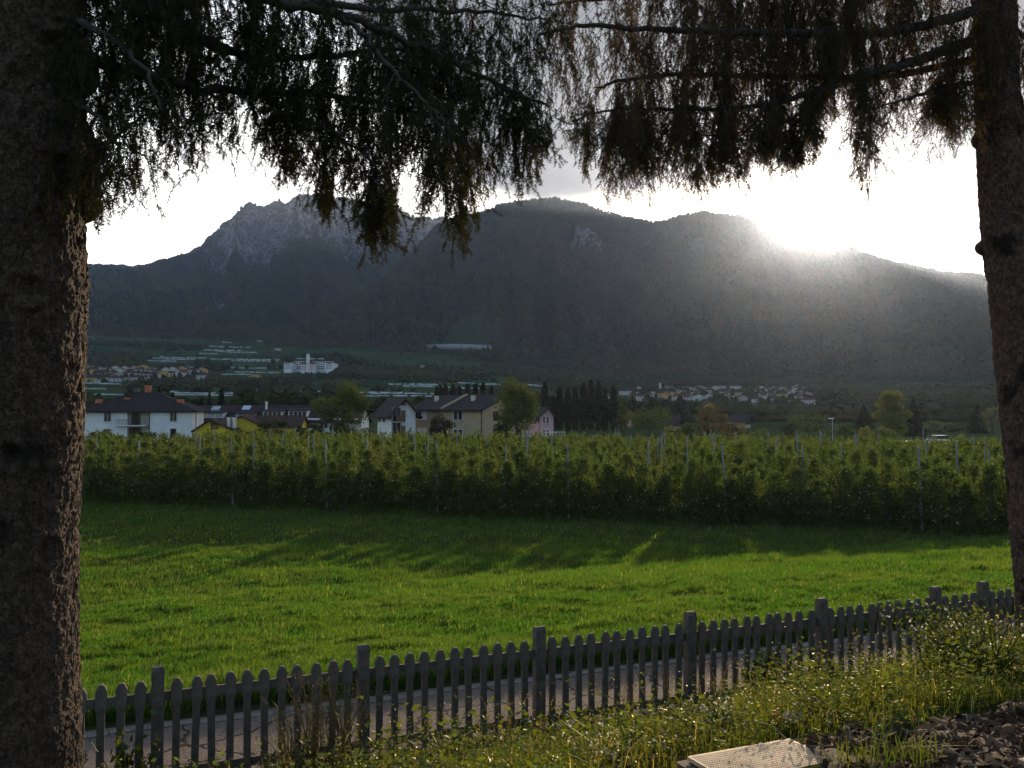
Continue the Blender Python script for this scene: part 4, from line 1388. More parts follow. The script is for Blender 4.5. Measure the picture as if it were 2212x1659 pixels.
def pink_house():
    D = 158; sc = D / FPX
    a = at(1165, 900, D)
    b = House('pink_house', 'pink gabled house with dark roof between willow and cypress row', (a[0], a[1], 0), 0.30)
    k = sc / math.cos(.30)
    X = lambda u: (u - 1165) * k
    Z = lambda v: 5.6 - (v - 880) * sc
    w = X(1196); dpt = 9
    b.walls(w, dpt, Z(898), 'pink_wall', ('y', Z(881), .62))
    b.gable_roof(w, dpt, Z(898), Z(880), 'y', 'roof', .62, .8, .8)
    for u in (1175, 1183):
        for v in (907, 936):
            b.window(X(u), Z(v), .55, 1.25, frame='frame_white', kind='shutter')
    b.pipe([(-.06, -.08, Z(898)), (-.06, -.08, 0)], .07, 'frame_brown')
    mb = MB(); mb.box((X(1182), -1.6, .35), (w + 2, 2.9, .12)); t = mb.build('terrace', MT['grey_trim'], b.e)
    rb = MB(); rb.box((X(1182), -3.0, 1.25), (w + 2, .08, .12))
    for i in range(9): rb.box((X(1182) - (w + 2) / 2 + .1 + i * (w + 1.8) / 8, -3.0, .8), (.07, .07, .78))
    rb.build('railing', MT['frame_white'], t)


pink_house()


def chalet(name, label, u0, u1, vtop, veave, vbot, D, wall, roof, rz=0.0, timber=True):
    sc = D / FPX
    a = at(u0, 900, D)
    g = float(H(a[0], a[1])) ; zb = 5.6 - (vbot - 880) * sc
    b = House(name, label, (a[0], a[1], min(g, zb)), rz)
    z0 = min(g, zb)
    Z = lambda v: 5.6 - (v - 880) * sc - z0
    w = (u1 - u0) * sc; dpt = w * .9
    b.walls(w, dpt, Z(veave), wall, ('y', Z(vtop) - .2, .5))
    b.gable_roof(w, dpt, Z(veave), Z(vtop), 'y', roof, .5, 1.2, 1.3)
    n = max(1, int(Z(veave) / 3))
    for f in range(n):
        for x in (.22, .5, .78):
            b.window(w * x, 1.6 + f * 2.9, 1.1, 1.3, frame='frame_brown')
        if timber and f > 0:
            b.balcony(.1, w - .1, -1.2, -.05, f * 2.9 + .3, 1.0, 'timber', 'timber', True)


chalet('chalet', 'yellow chalet with timber balconies below the right village', 1520, 1547, 866, 874, 896, 310, 'ochre_wall', 'roof_brown', .1)
chalet('small_house', 'small white gabled house with dark roof half hidden by the rusty tree', 1459, 1474, 899, 909, 925, 215, 'white_wall', 'roof', .35, False)
chalet('small_house', 'small house with grey roof right of the rusty autumn tree', 1608, 1640, 896, 906, 925, 230, 'tan_wall', 'roof', .9, False)
chalet('small_house', 'low reddish roofed house left of the broad round green tree', 1336, 1356, 886, 893, 915, 240, 'pink_wall', 'roof_red', -.8, False)
chalet('small_house', 'tiny white house among trees below the second village cluster', 1668, 1681, 876, 881, 892, 380, 'white_wall', 'roof_red', .2, False)


# ------------------------------------------------------------------ far villages
def village_protos():
    pr = {}
    spec = [('white', 'village_white', 'roof_brown'), ('cream', 'cream_wall', 'roof_red'), ('yellow', 'village_yellow', 'roof_brown'), ('pink', 'village_pink', 'roof_red'),
            ('white red roofed', 'village_white', 'roof_red'), ('ochre', 'ochre_wall', 'roof_brown')]
    for i, (nm, wm, rm) in enumerate(spec):
        rng = np.random.default_rng(400 + i)
        w, d_, h, rh = 11 + i % 3 * 2.5, 10.0, 4.6 + (i % 3) * 0.8, 3.0
        mb = MB()
        if i % 2:
            mb.prism([(-w / 2, -3), (w / 2, -3), (w / 2, h), (0, h + rh), (-w / 2, h)], -d_ / 2, d_ / 2, 0)
            for sx in (-1, 1):
                q = [(0, -d_ / 2 - .8, h + rh + .15), (0, d_ / 2 + .8, h + rh + .15), (sx * (w / 2 + .9), d_ / 2 + .8, h - .25), (sx * (w / 2 + .9), -d_ / 2 - .8, h - .25)]
                V, F = House.slab(None, q, .3, None); mb.add(V, F, 1)
        else:
            mb.box((0, 0, (h - 3) / 2), (w, d_, h + 3), 0)
            mb.add([(-w / 2 - .8, -d_ / 2 - .8, h), (w / 2 + .8, -d_ / 2 - .8, h), (w / 2 + .8, d_ / 2 + .8, h), (-w / 2 - .8, d_ / 2 + .8, h), (-w / 5, 0, h + rh), (w / 5, 0, h + rh)],
                   [(0, 1, 5, 4), (1, 2, 5), (2, 3, 4, 5), (3, 0, 4), (3, 2, 1, 0)], 1)
        for f in range(2):
            for x in (-.3, 0, .3):
                if rng.uniform() < .85:
                    mb.box((x * w, -d_ / 2 - .02, 1.2 + f * 2.3), (1.2, .16, 1.3), 2)
        o = mb.build('village_house', [MT[wm], MT[rm], MT['pane']])
        pr[nm] = [o, False]
    return pr


def villages():
    pr = village_protos()
    rng = np.random.default_rng(8)

    def put(kind, u, v, where, grp, sc=1.0):
        p = on_ground(u, v + 5)
        o, used = pr[kind]
        c = o.copy() if used else o
        if used: link(c)
        pr[kind][1] = True
        c.location = p
        c.rotation_euler = (0, 0, rng.normal(0.0, 0.45))
        c.scale = (sc * rng.uniform(.85, 1.25), sc, sc * rng.uniform(.85, 1.15))
        tag(c, f'{kind} house in {where}', 'house', f'{kind} {grp}')
        return c
    kinds = ['white', 'cream', 'white red roofed', 'white', 'cream', 'pink', 'yellow', 'white', 'ochre']
    # left village under the rocky mountain
    spots = [(192, 795), (214, 796), (232, 800), (252, 797), (272, 797), (292, 795), (312, 795), (330, 796), (204, 804), (222, 808), (243, 806), (262, 803), (282, 803), (300, 801),
             (322, 803), (340, 804), (358, 800), (376, 800), (394, 800), (410, 803), (425, 802), (436, 801), (198, 816), (216, 812), (236, 815), (256, 813), (276, 812), (296, 811), (316, 812),
             (334, 811), (352, 810), (372, 808), (392, 809), (230, 820), (250, 820), (270, 819), (292, 818), (312, 818), (206, 822), (192, 822)]
    for i, (u, v) in enumerate(spots):
        put(kinds[int(rng.integers(0, 9))], u + rng.normal(0, 2), v, 'the left village under the rocky mountain', 'houses of the left village', 0.92)
    # right village with the bell tower
    for i in range(74):
        u = rng.uniform(1362, 1610); v = rng.uniform(833, 862)
        if u < 1400 and v < 838: v += 8
        put(kinds[int(rng.integers(0, 6))] if rng.uniform() < .85 else 'ochre', u, v, 'the village around the pale bell tower', 'houses of the bell tower village', 0.72)
    for i in range(52):
        u = rng.uniform(1630, 1755); v = rng.uniform(835, 872) if rng.uniform() < .5 else rng.uniform(834, 850)
        put(kinds[int(rng.integers(0, 6))] if rng.uniform() < .9 else 'yellow', u, v, 'the right village cluster nearer the sun', 'houses of the second right village', 0.70)
    # lone houses
    for u, v, k, w in ((973, 739, 'white', 'small white house alone on the green clearing above the netting'), (1074, 755, 'white red roofed', 'small white house at the right end of the clearing netting'),
                       (915, 789, 'white', 'small white house at the foot of the clearing'), (600, 752, 'white', 'lone white house at the edge of the woods above the big institution'),
                       (556, 822, 'ochre', 'orange house alone among the valley orchards'), (1310, 858, 'white', 'white house seen between the cypresses'), (1350, 848, 'white', 'round gabled white house left of the bell tower village'),
                       (438, 815, 'white', 'bluish white house at the right end of the left village')):
        o = put(k, u, v, 'x', 'x')
        o['label'] = w
        del o['group']
    # bell tower
    p = on_ground(1426, 846)
    d0 = p[1]; sc = d0 / FPX
    top = 5.6 - (827 - 880) * sc
    e = empty('bell_tower', tuple(p), 0.2, 'slim pale bell tower rising from the right village', 'bell tower')
    hh = top - p[2]
    w = 4.2 * sc
    MB().box((0, 0, hh * .42), (w, w, hh * .9)).build('shaft', MT['cream_wall'], e)
    bb = MB()
    for sx in (-1, 1):
        for sy in (-1, 1):
            bb.box((sx * w * .42, sy * w * .42, hh * .92), (w * .2, w * .2, hh * .10))
    bb.box((0, 0, hh * .88), (w * 1.1, w * 1.1, hh * .02)); bb.box((0, 0, hh * .975), (w * 1.1, w * 1.1, hh * .02))
    bb.build('belfry', MT['cream_wall'], e)
    MB().add([(-w * .6, -w * .6, hh * .985), (w * .6, -w * .6, hh * .985), (w * .6, w * .6, hh * .985), (-w * .6, w * .6, hh * .985), (0, 0, hh * 1.10)],
             [(0, 1, 4), (1, 2, 4), (2, 3, 4), (3, 0, 4), (3, 2, 1, 0)]).build('roof', MT['roof_red'], e)


villages()


def village_trees():
    rng = np.random.default_rng(66)
    B = []
    for u0, u1, v0, v1, n in ((188, 440, 796, 824, 90), (1360, 1610, 838, 866, 110), (1628, 1758, 838, 874, 70)):
        for _ in range(n):
            B.append(on_ground(rng.uniform(u0, u1), rng.uniform(v0, v1) + 5))
    B = np.array(B)
    h = rng.uniform(4, 8.5, len(B))
    V, F = blob_trees(B - np.array([0, 0, .5]), h, h * rng.uniform(.7, 1.1, len(B)), rng)
    o = mesh('village_shrubbery', V, [F], MT['forest'])
    tag(o, 'dark garden trees between the houses of the far villages', 'garden trees', None, 'stuff')


village_trees()


def institution():
    p = on_ground(666, 806)
    D = p[1]; sc = D / FPX
    a = at(614, 900, D)
    Zg = p[2]
    X = lambda u: (u - 614) * sc
    Z = lambda v: 5.6 - (v - 880) * sc - Zg
    b = House('institution', 'big white institution with two wings, red striped centre block and round topped tower', (a[0], a[1], Zg), 0.0, 'building')
    t0 = -6
    def band(x0, x1, y, v, hh, parent=None, m='pane', nm='window', ):
        return MB().box(((x0 + x1) / 2, y - .05, Z(v)), (x1 - x0, .3, hh)).build(nm, MT[m], b.e)
    b.walls(X(710) - X(624), 14, Z(777.5), 'white_wall', None, x0=X(624), y0=26, name='rear_wing', z0=t0)
    MB().box(((X(710) + X(624)) / 2, 33, Z(777)), (X(712) - X(622), 16, 1.2)).build('roof', MT['roof_brown'], b.e)
    for v in (780.5, 785, 790, 794):
        for k in range(16):
            x = X(628) + (X(706) - X(628)) * k / 15
            band(x - 1.3, x + 1.3, 26, v, 1.5)
    for u0, u1 in ((614, 630), (703, 719)):
        b.walls(X(u1) - X(u0), 40, Z(783.5), 'white_wall', None, x0=X(u0), y0=-4, name='wing', z0=t0)
        MB().box(((X(u1) + X(u0)) / 2, 16, Z(783.3) + .3), (X(u1) - X(u0) + 1.2, 41.2, .9)).build('roof', MT['roof_brown'], b.e)
        for v in (785.5, 790.3, 795.3):
            band(X(u0) + 1.4, X(u1) - 1.4, -4, v, 1.1)
    b.walls(X(681) - X(652), 16, Z(786), 'white_wall', None, x0=X(652), y0=-6, name='centre_block', z0=t0)
    for u in (655.5, 660.5, 672.5, 677):
        band(X(u) - 1.3, X(u) + 1.3, -6, 793, 11, m='pink_wall', nm='window_strip')
    xm = X(666.5)
    MB().add([(X(649), -8, Z(786) + .1), (X(684), -8, Z(786) + .1), (X(684), 12, Z(786) + .1), (X(649), 12, Z(786) + .1), (xm - 3, 2, Z(780)), (xm + 3, 2, Z(780))],
             [(0, 1, 5, 4), (1, 2, 5), (2, 3, 4, 5), (3, 0, 4), (3, 2, 1, 0)]).build('roof', MT['roof_brown'], b.e)
    r = 3.5 * sc
    zt = Z(768.5)
    pts = [(xm, -5.5, t0), (xm, -5.5, zt)] + [(xm, -5.5, zt + r * math.sin(q)) for q in (.4, .8, 1.2, 1.5)]
    MB().tube(pts, [r, r] + [r * math.cos(q) for q in (.4, .8, 1.2, 1.5)], 16).build('tower', MT['white_wall'], b.e, smooth=False)
    MB().tube([(xm, -5.5, zt + r), (xm, -5.5, zt + r + 5)], .2, 5).build('mast', MT['grey_trim'], b.e)


institution()


# ------------------------------------------------------------------ white crop nets on the valley slope
def crop_nets():
    rows = NET_ROWS
    for i, (u0, u1, v) in enumerate(rows):
        p0 = on_ground(u0, v + 1.5); p1 = on_ground(u1, v + 1.5)
        D = (p0[1] + p1[1]) / 2
        p0 = at(u0, v, D); p1 = at(u1, v, D)
        hpx = 2.7 if v > 825 else 2.1
        hh = hpx * D / FPX
        n = 26
        mb = MB()
        # low arched tunnel with a slightly uneven top
        prof = [(-1, 0), (-.85, .6), (-.4, .93), (0, 1), (.4, .93), (.85, .6), (1, 0)]
        V = []; F = []
        rs = np.random.default_rng(i)
        for k in range(n + 1):
            t = k / n
            x = p0[0] + (p1[0] - p0[0]) * t
            g = float(H(x, D))
            zz = (p0[2] * (1 - t) + p1[2] * t) - hh * .5
            zz = max(zz, g + .3)
            wob = 1 + rs.normal(0, .16)
            for (a, c) in prof:
                V.append((x, D + a * hh * .8, zz + c * hh * wob))
        m = len(prof)
        for k in range(n):
            if 0 < k < n - 1 and rs.uniform() < .13: continue          # torn or rolled up lengths
            for j in range(m - 1):
                F.append((k * m + j, k * m + j + 1, (k + 1) * m + j + 1, (k + 1) * m + j))
        F.append(tuple(range(m))); F.append(tuple(range(n * m + m - 1, n * m - 1, -1)))
        mb.add(V, F)
        e = empty('crop_net', (p0[0], D, float(H(p0[0], D))), 0)
        mm = MB(); mm.v = [(x - p0[0], y - D, z - e.location.z) for x, y, z in mb.v]; mm.f = mb.f; mm.m = mb.m
        mm.build('net', MT['net'], e)
        ps = MB()
        for k in range(0, n + 1, 2):
            x, y, z = mm.v[k * m + 3]
            g = float(H(x + p0[0], D)) - e.location.z
            ps.tube([(x, y, g - .3), (x, y, z)], .10 * D / 600, 4)
        ps.build('support_posts', MT['grey_trim'], e)
        if v > 825: lab = 'long white band of crop netting over the flat orchards behind the house roofs'; grp = 'crop nets on the plain'
        elif u0 < 480 and v > 790: lab = 'white crop netting beside the left village'; grp = 'crop nets by the left village'
        else: lab = 'thin white band of crop netting on the slope under the rocky mountain'; grp = 'crop nets on the slope'
        tag(e, lab, 'crop net', grp)
    # netting on the clearing
    for u0, u1, v in ((880, 1062, 750), (960, 1060, 754)):
        pass


crop_nets()


def clearing_net():
    P = []
    n = 24
    for k in range(n + 1):
        u = 880 + (1062 - 880) * k / n
        P.append(u)
    # follow the mountain sheet where it passes the wanted picture row
    us = np.array(P); best0 = []; best1 = []
    T = np.linspace(0, .5, 700)
    for u in us:
        x, y, z = right_f(np.full(T.shape, u), T)
        el = (z - CAMZ) / np.hypot(x, y)
        for v, L in ((751 - 3 * math.sin((u - 880) / 182 * 3.1), best0), (757 - 4 * math.sin((u - 880) / 182 * 3.1), best1)):
            k = int(np.argmax(el > tan_el(u, v)))
            L.append((x[k], y[k], z[k]))
    V = [(p[0], p[1], p[2] + 5.0) for p in best0] + [(p[0], p[1], p[2] + 4.0) for p in best1] + [(p[0], p[1], p[2] - 2) for p in best1] + [(p[0], p[1], p[2] - 2) for p in best0]
    m = n + 1
    F = []
    for k in range(n):
        F += [(k, k + 1, m + k + 1, m + k), (m + k, m + k + 1, 2 * m + k + 1, 2 * m + k), (3 * m + k, 3 * m + k + 1, k + 1, k)]
    F += [(0, m, 2 * m, 3 * m), (n, 3 * m + n, 2 * m + n, m + n)]
    o = mesh('crop_net', V, F, mat('grey_crop_net', (0.20, 0.23, 0.24), (0.13, 0.155, 0.16), 0.05, 0.9))
    tag(o, 'long grey crop netting curving across the clearing on the wooded slope', 'crop net')


clearing_net()


def lamp(u, vt, vb, D, label):
    p = at(u, 900, D); g = float(H(p[0], p[1])); top = at(u, vt, D)[2] - g
    e = empty('street_lamp', (p[0], p[1], g), 0, label, 'street lamp')
    MB().tube([(0, 0, -.2), (0, 0, top)], [.06, .045], 6).build('pole', MT['grey_trim'], e)
    MB().box((-.25, 0, top), (.8, .3, .12)).build('lamp_head', MT['frame_white'], e)


lamp(1798, 904, 929, 150, 'street lamp with pale flat head above the low bushes')
lamp(1577, 914, 930, 160, 'street lamp by the orange brown bush')


def car(u, v, D, c, label, rz):
    """small parked car: body, glass house, four wheels"""
    p = at(u, 930, D); g = float(H(p[0], p[1]))
    e = empty('parked_car', (p[0], p[1], g), rz, label, 'car')
    cm = mat('car_paint', c, None, rough=.3, spec=.5)
    b = MB(); b.prism([(-2.1, .3), (2.1, .3), (2.12, .75), (1.9, .88), (1.0, .95), (-1.6, .98), (-2.1, .85)], -.85, .85); b.build('body', cm, e)
    c_ = MB(); c_.prism([(-1.75, .97), (.95, .95), (.35, 1.45), (-1.2, 1.47)], -.74, .74); cab = c_.build('glasshouse', MT['pane'], e)
    MB().box((-.45, 0, 1.48), (1.6, 1.4, .06)).build('car_roof', cm, e)
    for sx in (-1.3, 1.3):
        for sy in (-.8, .8):
            MB().tube([(sx, sy - .1, .32), (sx, sy + .1, .32)], .32, 12).build('wheel', MT['iron'], e)


car(1966, 926, 108, (.55, .56, .58), 'silver parked car behind the orchard below the dark conifer', .2)
car(2035, 920, 130, (.6, .6, .55), 'pale parked car right of the orchard post tops near the tall birch', .1)
# ------------------------------------------------------------------ concrete picket fence
def fence():
    ang = math.atan2(FDIR[1], FDIR[0])
    zt = CAMZ - 2.48                       # post tops
    e = empty('picket_fence', (FP0[0], FP0[1], CAMZ - 3.72), ang, 'weathered grey concrete picket fence with square posts along the stony path', 'fence')
    base = e.location.z
    rng = np.random.default_rng(3)
    posts = [-2.0, -1.0, 0.0, 1.0, 2.0, 3.0, 4.0, 5.0, 5.45, 6.45, 7.45, 8.45]
    posts = [p * 2.0 for p in posts]
    pmb = MB()
    h = zt - base
    w, d_ = 0.115, 0.115
    # post with a rounded, front-to-back saddle top
    prof = [(-d_ / 2, -0.3), (d_ / 2, -0.3), (d_ / 2, h - .035), (d_ * .36, h - .010), (d_ * .15, h), (-d_ * .15, h), (-d_ * .36, h - .010), (-d_ / 2, h - .035)]
    n = len(prof)
    V = [(-w / 2, y, z) for y, z in prof] + [(w / 2, y, z) for y, z in prof]
    F = [tuple(range(n)), tuple(range(2 * n - 1, n - 1, -1))] + [(i + n, (i + 1) % n + n, (i + 1) % n, i) for i in range(n)]
    pmb.add(V, F)
    p0 = pmb.build('post', MT['fence'], e)
    # picket: wide rounded head, narrower shaft
    hw, sw = 0.052, 0.035
    ph = h - 0.135
    out = [(-sw, -0.15), (sw, -0.15), (sw, ph - .275), (hw, ph - .225), (hw, ph - .060), (hw * .72, ph - .030), (hw * .58, ph - .012), (hw * .25, ph), (-hw * .25, ph), (-hw * .58, ph - .012),
           (-hw * .72, ph - .030), (-hw, ph - .060), (-hw, ph - .225), (-sw, ph - .275)]
    m = MB()
    dpt = 0.045
    ins = 0.006
    cx = [(x * (1 - ins / abs(x) if abs(x) > ins else 1), z - (ins if z > ph - .1 else 0)) for x, z in out]
    k = len(out)
    V = [(x, -dpt / 2, z) for x, z in cx] + [(x, -dpt / 2 + ins, z) for x, z in out] + [(x, dpt / 2 - ins, z) for x, z in out] + [(x, dpt / 2, z) for x, z in cx]
    F = [tuple(range(k)), tuple(range(4 * k - 1, 3 * k - 1, -1))]
    for r in range(3):
        F += [(r * k + (i + 1) % k, r * k + i, (r + 1) * k + i, (r + 1) * k + (i + 1) % k) for i in range(k)]
    m.add(V, [f[::-1] for f in F])
    pk0 = m.build('picket', MT['fence'], e)
    first = [True, True]

    def put(src, i, x, y, tilt):
        o = src if first[i] else src.copy()
        if not first[i]: link(o, e)
        first[i] = False
        o.location = (x, y, rng.normal(0, .004))
        o.rotation_euler = (rng.normal(0, .006), rng.normal(0, tilt), rng.normal(0, .01))
        return o
    for x in posts:
        put(p0, 0, x, 0, .006)
    for a, b in zip(posts[:-1], posts[1:]):
        L = b - a
        npk = 11 if L > 1.5 else 4
        for q in range(npk):
            put(pk0, 1, a + L * (q + 1) / (npk + 1), -0.004, .010)
        rb = MB()
        for zz, hh in ((ph - .165, .092), (0.20, .085)):
            rb.box(((a + b) / 2, .010, zz), (L - w + .004, .036, hh))
            rb.build('rail', MT['fence'], e)
            rb = MB()


fence()


# ------------------------------------------------------------------ weeds on the bank
def in_rubble(x, y):
    z = H(x, y)
    u, v = project(x, y, z)
    wob = (fbm(x * 3.0, y * 3.0, 91, 3) - 0.5)
    return (x > 1.62 + wob * .25) & (y < 5.12 + 0.10 * (x - 1.5) + wob * .7)


def in_cover(x, y, m=0.0):
    c, s_ = math.cos(math.radians(20)), math.sin(math.radians(20))
    dx, dy = x - 1.38, y - 4.72
    a, b = dx * c + dy * s_, -dx * s_ + dy * c
    return (np.abs(a) < .36 + m) & (np.abs(b) < .36 + m)


def bank_points(n, rng, s0=0.02, s1=5.4):
    t = rng.uniform(-6, 20, n); s = rng.uniform(s0, s1, n)
    x = FP0[0] + FDIR[0] * t + FNRM[0] * s; y = FP0[1] + FDIR[1] * t + FNRM[1] * s
    u, v = project(x, y, H(x, y))
    k = (y > 3.2) & (u > -150) & (u < 2450) & (v < 2100)
    return x[k], y[k], s[k]


def leafy_plants(x, y, h, n_leaf, size, rng, flat=0.55, spread=0.5):
    n = len(x)
    f = rng.uniform(0.1, 1, (n, n_leaf))
    q = rng.uniform(0, 6.283, (n, n_leaf))
    lean = rng.normal(0, .25, (n, 2))
    r = h[:, None] * spread * np.sqrt(rng.uniform(0, 1, (n, n_leaf))) * (0.45 + 0.55 * f)
    P = np.stack([x[:, None] + r * np.cos(q) + lean[:, :1] * f * h[:, None], y[:, None] + r * np.sin(q) + lean[:, 1:] * f * h[:, None], H(x, y)[:, None] + f * h[:, None]], -1).reshape(-1, 3)
    return leaf_quads(P, size, size * .55, rng, flat, 0.15), P


def stems(P0, P1, w, rng):
    """thin three sided upright stalks as crossed slivers"""
    n = len(P0)
    a = rng.uniform(0, 6.283, n)
    o = np.stack([np.cos(a), np.sin(a), np.zeros(n)], 1) * w / 2
    o2 = np.stack([-np.sin(a), np.cos(a), np.zeros(n)], 1) * w / 2
    V = np.stack([P0 - o, P0 + o, P1 + o * .4, P1 - o * .4, P0 - o2, P0 + o2, P1 + o2 * .4, P1 - o2 * .4], 1).reshape(-1, 3)
    b = (np.arange(n) * 8)[:, None, None]
    return V, (b + np.array([[[0, 1, 2, 3], [4, 5, 6, 7]]])).reshape(-1, 4)


def bank_weeds():
    rng = np.random.default_rng(17)
    # fine grass
    x, y, s = bank_points(50000, rng, 0.05)
    k = ~in_cover(x, y, .02) & ~(in_rubble(x, y) & (rng.uniform(size=len(x)) < .97))
    cl = fbm(x * 1.6, y * 1.6, 71, 4)
    k &= rng.uniform(size=len(x)) < 0.25 + 1.1 * cl
    x, y, cl, s = x[k], y[k], cl[k], s[k]
    V, q, t = blades(x, y, (0.07 + 0.32 * cl ** 1.7 * (1 - .25 * sstep(2.0, .5, s))) * rng.uniform(.5, 1.4, len(x)), .0075, rng, .55, True, (.05, -.05))
    o = mesh('weed_grass', V, [q, t], MT['weed_grass'])
    tag(o, 'rough yellowish grass on the bank in front of the fence', 'weeds', None, 'stuff')
    # leafy ground cover
    parts = []; fl = []; fy = []
    for n, sz, hh, nl in ((5200, .040, .16, 26), (4200, .028, .30, 44), (1900, .060, .30, 22)):
        x, y, s = bank_points(n, rng, .05)
        k = ~in_cover(x, y, .05) & ~in_rubble(x, y)
        cl = fbm(x * 1.5 + sz * 90, y * 1.5, 73, 4)
        k &= rng.uniform(size=len(x)) < 0.12 + 1.1 * sstep(.34, .62, cl)
        x, y = x[k], y[k]
        h = hh * (0.22 + 1.35 * sstep(.38, .72, cl[k])) * rng.uniform(.6, 1.4, len(x)) * (1 - .42 * sstep(2.6, .8, s[k])) * (1 - .25 * sstep(1.5, 4, x))
        (V, F), P = leafy_plants(x, y, h, nl, sz, rng)
        parts.append((V, F))
    V, F = merge(parts)
    o = mesh('weed_leaves', V, [F], MT['weed'])
    tag(o, 'low leafy weeds catching the sun on the bank', 'weeds', None, 'stuff')
    # dry straws and seed stalks
    x, y, s = bank_points(1100, rng, .05, 3.0)
    k = ~in_cover(x, y, .05) & ~in_rubble(x, y)
    x, y = x[k], y[k]
    P0 = np.stack([x, y, H(x, y)], 1)
    L = rng.uniform(.18, .62, len(x))
    P1 = P0 + np.stack([rng.normal(0, .22, len(x)) * L, rng.normal(0, .22, len(x)) * L, L], 1)
    V1, F1 = stems(P0, P1, .004, rng)
    hp = []
    for f in (0.72, 0.8, 0.88, 0.95, 1.0):
        hp.append(P0 + (P1 - P0) * f + rng.normal(0, .012, P0.shape))
    V2, F2 = leaf_quads(np.concatenate(hp), .030, .008, rng, 0, -.8)
    V, F = merge([(V1, F1), (V2, F2)])
    o = mesh('dry_weeds', V, [F], MT['dry'])
    tag(o, 'dry straw coloured seed stalks among the weeds', 'weeds', None, 'stuff')
    # tiny flower heads on thin stalks
    for nm, n, mt, lab, sz in (('white_wildflowers', 240, 'flower', 'tiny white wildflowers scattered over the bank', .012), ('yellow_wildflowers', 40, 'flower_y', 'tiny yellow wildflowers scattered over the bank', .015)):
        x, y, s = bank_points(n * 2, rng, .2, 5.3)
        cl = fbm(x * .8, y * .8, 79, 3)
        k = ~in_cover(x, y, .05) & ~in_rubble(x, y) & (rng.uniform(size=len(x)) < sstep(.35, .7, cl + .1 * (x > 1)))
        x, y = x[k], y[k]
        h = rng.uniform(.10, .38, len(x))
        P0 = np.stack([x, y, H(x, y)], 1)
        P1 = P0 + np.stack([rng.normal(0, .06, len(x)), rng.normal(0, .06, len(x)), h], 1)
        Vs, Fs = stems(P0, P1, .003, rng)
        pet = []
        for j in range(5):
            q = j * 1.2566
            c = P1 + np.array([math.cos(q), math.sin(q), 0.15]) * sz * .55
            pet.append(c)
        Vp, Fp = leaf_quads(np.concatenate(pet), sz, sz * .8, rng, .7, 0)
        V, F = merge([(Vp, Fp), (Vs, Fs)])
        o = mesh(nm, V, [F], [MT[mt], MT['weed']], np.concatenate([np.zeros(len(Fp)), np.ones(len(Fs))]))
        tag(o, lab, 'wildflowers', None, 'stuff')


bank_weeds()


def plant(name, label, x, y, h, w, n, size, material, stem_mat='weed', cat='plant', seed=1, nstem=14, flowers=None, flat=.35, wl=.55, droop=.2):
    """upright many-stemmed plant: stalks carrying leaves, optionally flower heads"""
    rng = np.random.default_rng(seed)
    z = float(H(x, y))
    e = empty(name, (x, y, z), 0, label, cat)
    tip = np.stack([rng.normal(0, w * .30, nstem), rng.normal(0, w * .26, nstem), h * rng.uniform(.55, 1.0, nstem)], 1)
    root = np.stack([rng.normal(0, w * .12, nstem), rng.normal(0, w * .12, nstem), np.full(nstem, -.04)], 1)
    mid = root * .4 + tip * .6; mid[:, :2] *= .75
    mb = MB()
    for a, b, c in zip(root, mid, tip):
        mb.tube([a, b, c], [.006, .0045, .002], 4)
    mb.build('stem', MT[stem_mat], e)
    i = rng.integers(0, nstem, n); f = rng.uniform(.15, 1, (n, 1))
    P = np.where(f < .6, root[i] + (mid[i] - root[i]) * f / .6, mid[i] + (tip[i] - mid[i]) * (f - .6) / .4)
    P = P + rng.normal(0, 1, (n, 3)) * np.array([w * .085, w * .085, h * .04]) * (1.25 - .5 * f)
    P[:, 2] = np.maximum(P[:, 2], .01)
    V, F = leaf_quads(P, size, size * wl, rng, flat, droop)
    ms, mi = [MT[material]], np.zeros(len(F))
    if flowers:
        k = rng.integers(0, n, flowers[0])
        c = P[k] + np.stack([rng.normal(0, .02, len(k)), rng.normal(0, .02, len(k)), rng.uniform(.02, .07, len(k))], 1)
        V2, F2 = leaf_quads(np.repeat(c, 3, 0) + rng.normal(0, flowers[1] * .3, (len(k) * 3, 3)), flowers[1], flowers[1] * .8, rng, .7, 0)
        V, F = merge([(V, F), (V2, F2)])
        ms.append(MT[flowers[2]]); mi = np.concatenate([mi, np.ones(len(F2))])
    mesh('foliage', V, [F], ms, mi, parent=e)
    return e


def ground_at(u, v, d0=3.0):
    p = on_ground(u, v, d0, 40)
    return p[0], p[1]


# the single plants that stand out
x, y = ground_at(285, 1655)
plant('bindweed', 'bindweed with broad bright leaves climbing beside the fence post nearest the big trunk', (275 - CX) / FPX * 8.3, 8.3, .74, .42, 75, .085, 'weed', seed=2, nstem=6, wl=.85)
plant('bindweed', 'small leafy bindweed on the post nearest the big trunk', (322 - CX) / FPX * 8.35, 8.35, .66, .22, 60, .07, 'weed', seed=3, nstem=4, wl=.85)
for i, (u, d_, h, w) in enumerate(((690, 8.75, 1.02, .62), (742, 8.85, .95, .60), (640, 8.5, .72, .5))):
    plant('dry_weed', ('tall wispy brown seed plant reaching over the fence left of the second post', 'wispy brown seed plant against the second fence post', 'shorter wispy brown plant with bent stalks left of the tall one')[i],
          (u - CX) / FPX * d_, d_, h, w, 950, .026, 'dry', 'dry', seed=20 + i, nstem=34, wl=.35, flat=0, droop=-.5)
plant('leafy_weed', 'green leafy weed spreading at the foot of the second fence post', (745 - CX) / FPX * 8.1, 8.1, .42, .75, 340, .040, 'weed', seed=31, nstem=18)
plant('leafy_weed', 'low yellowish leafy weed by the fence between the second and third posts', (980 - CX) / FPX * 8.4, 8.4, .36, .9, 380, .036, 'weed', seed=32, nstem=20, flowers=(30, .02, 'flower_y'))
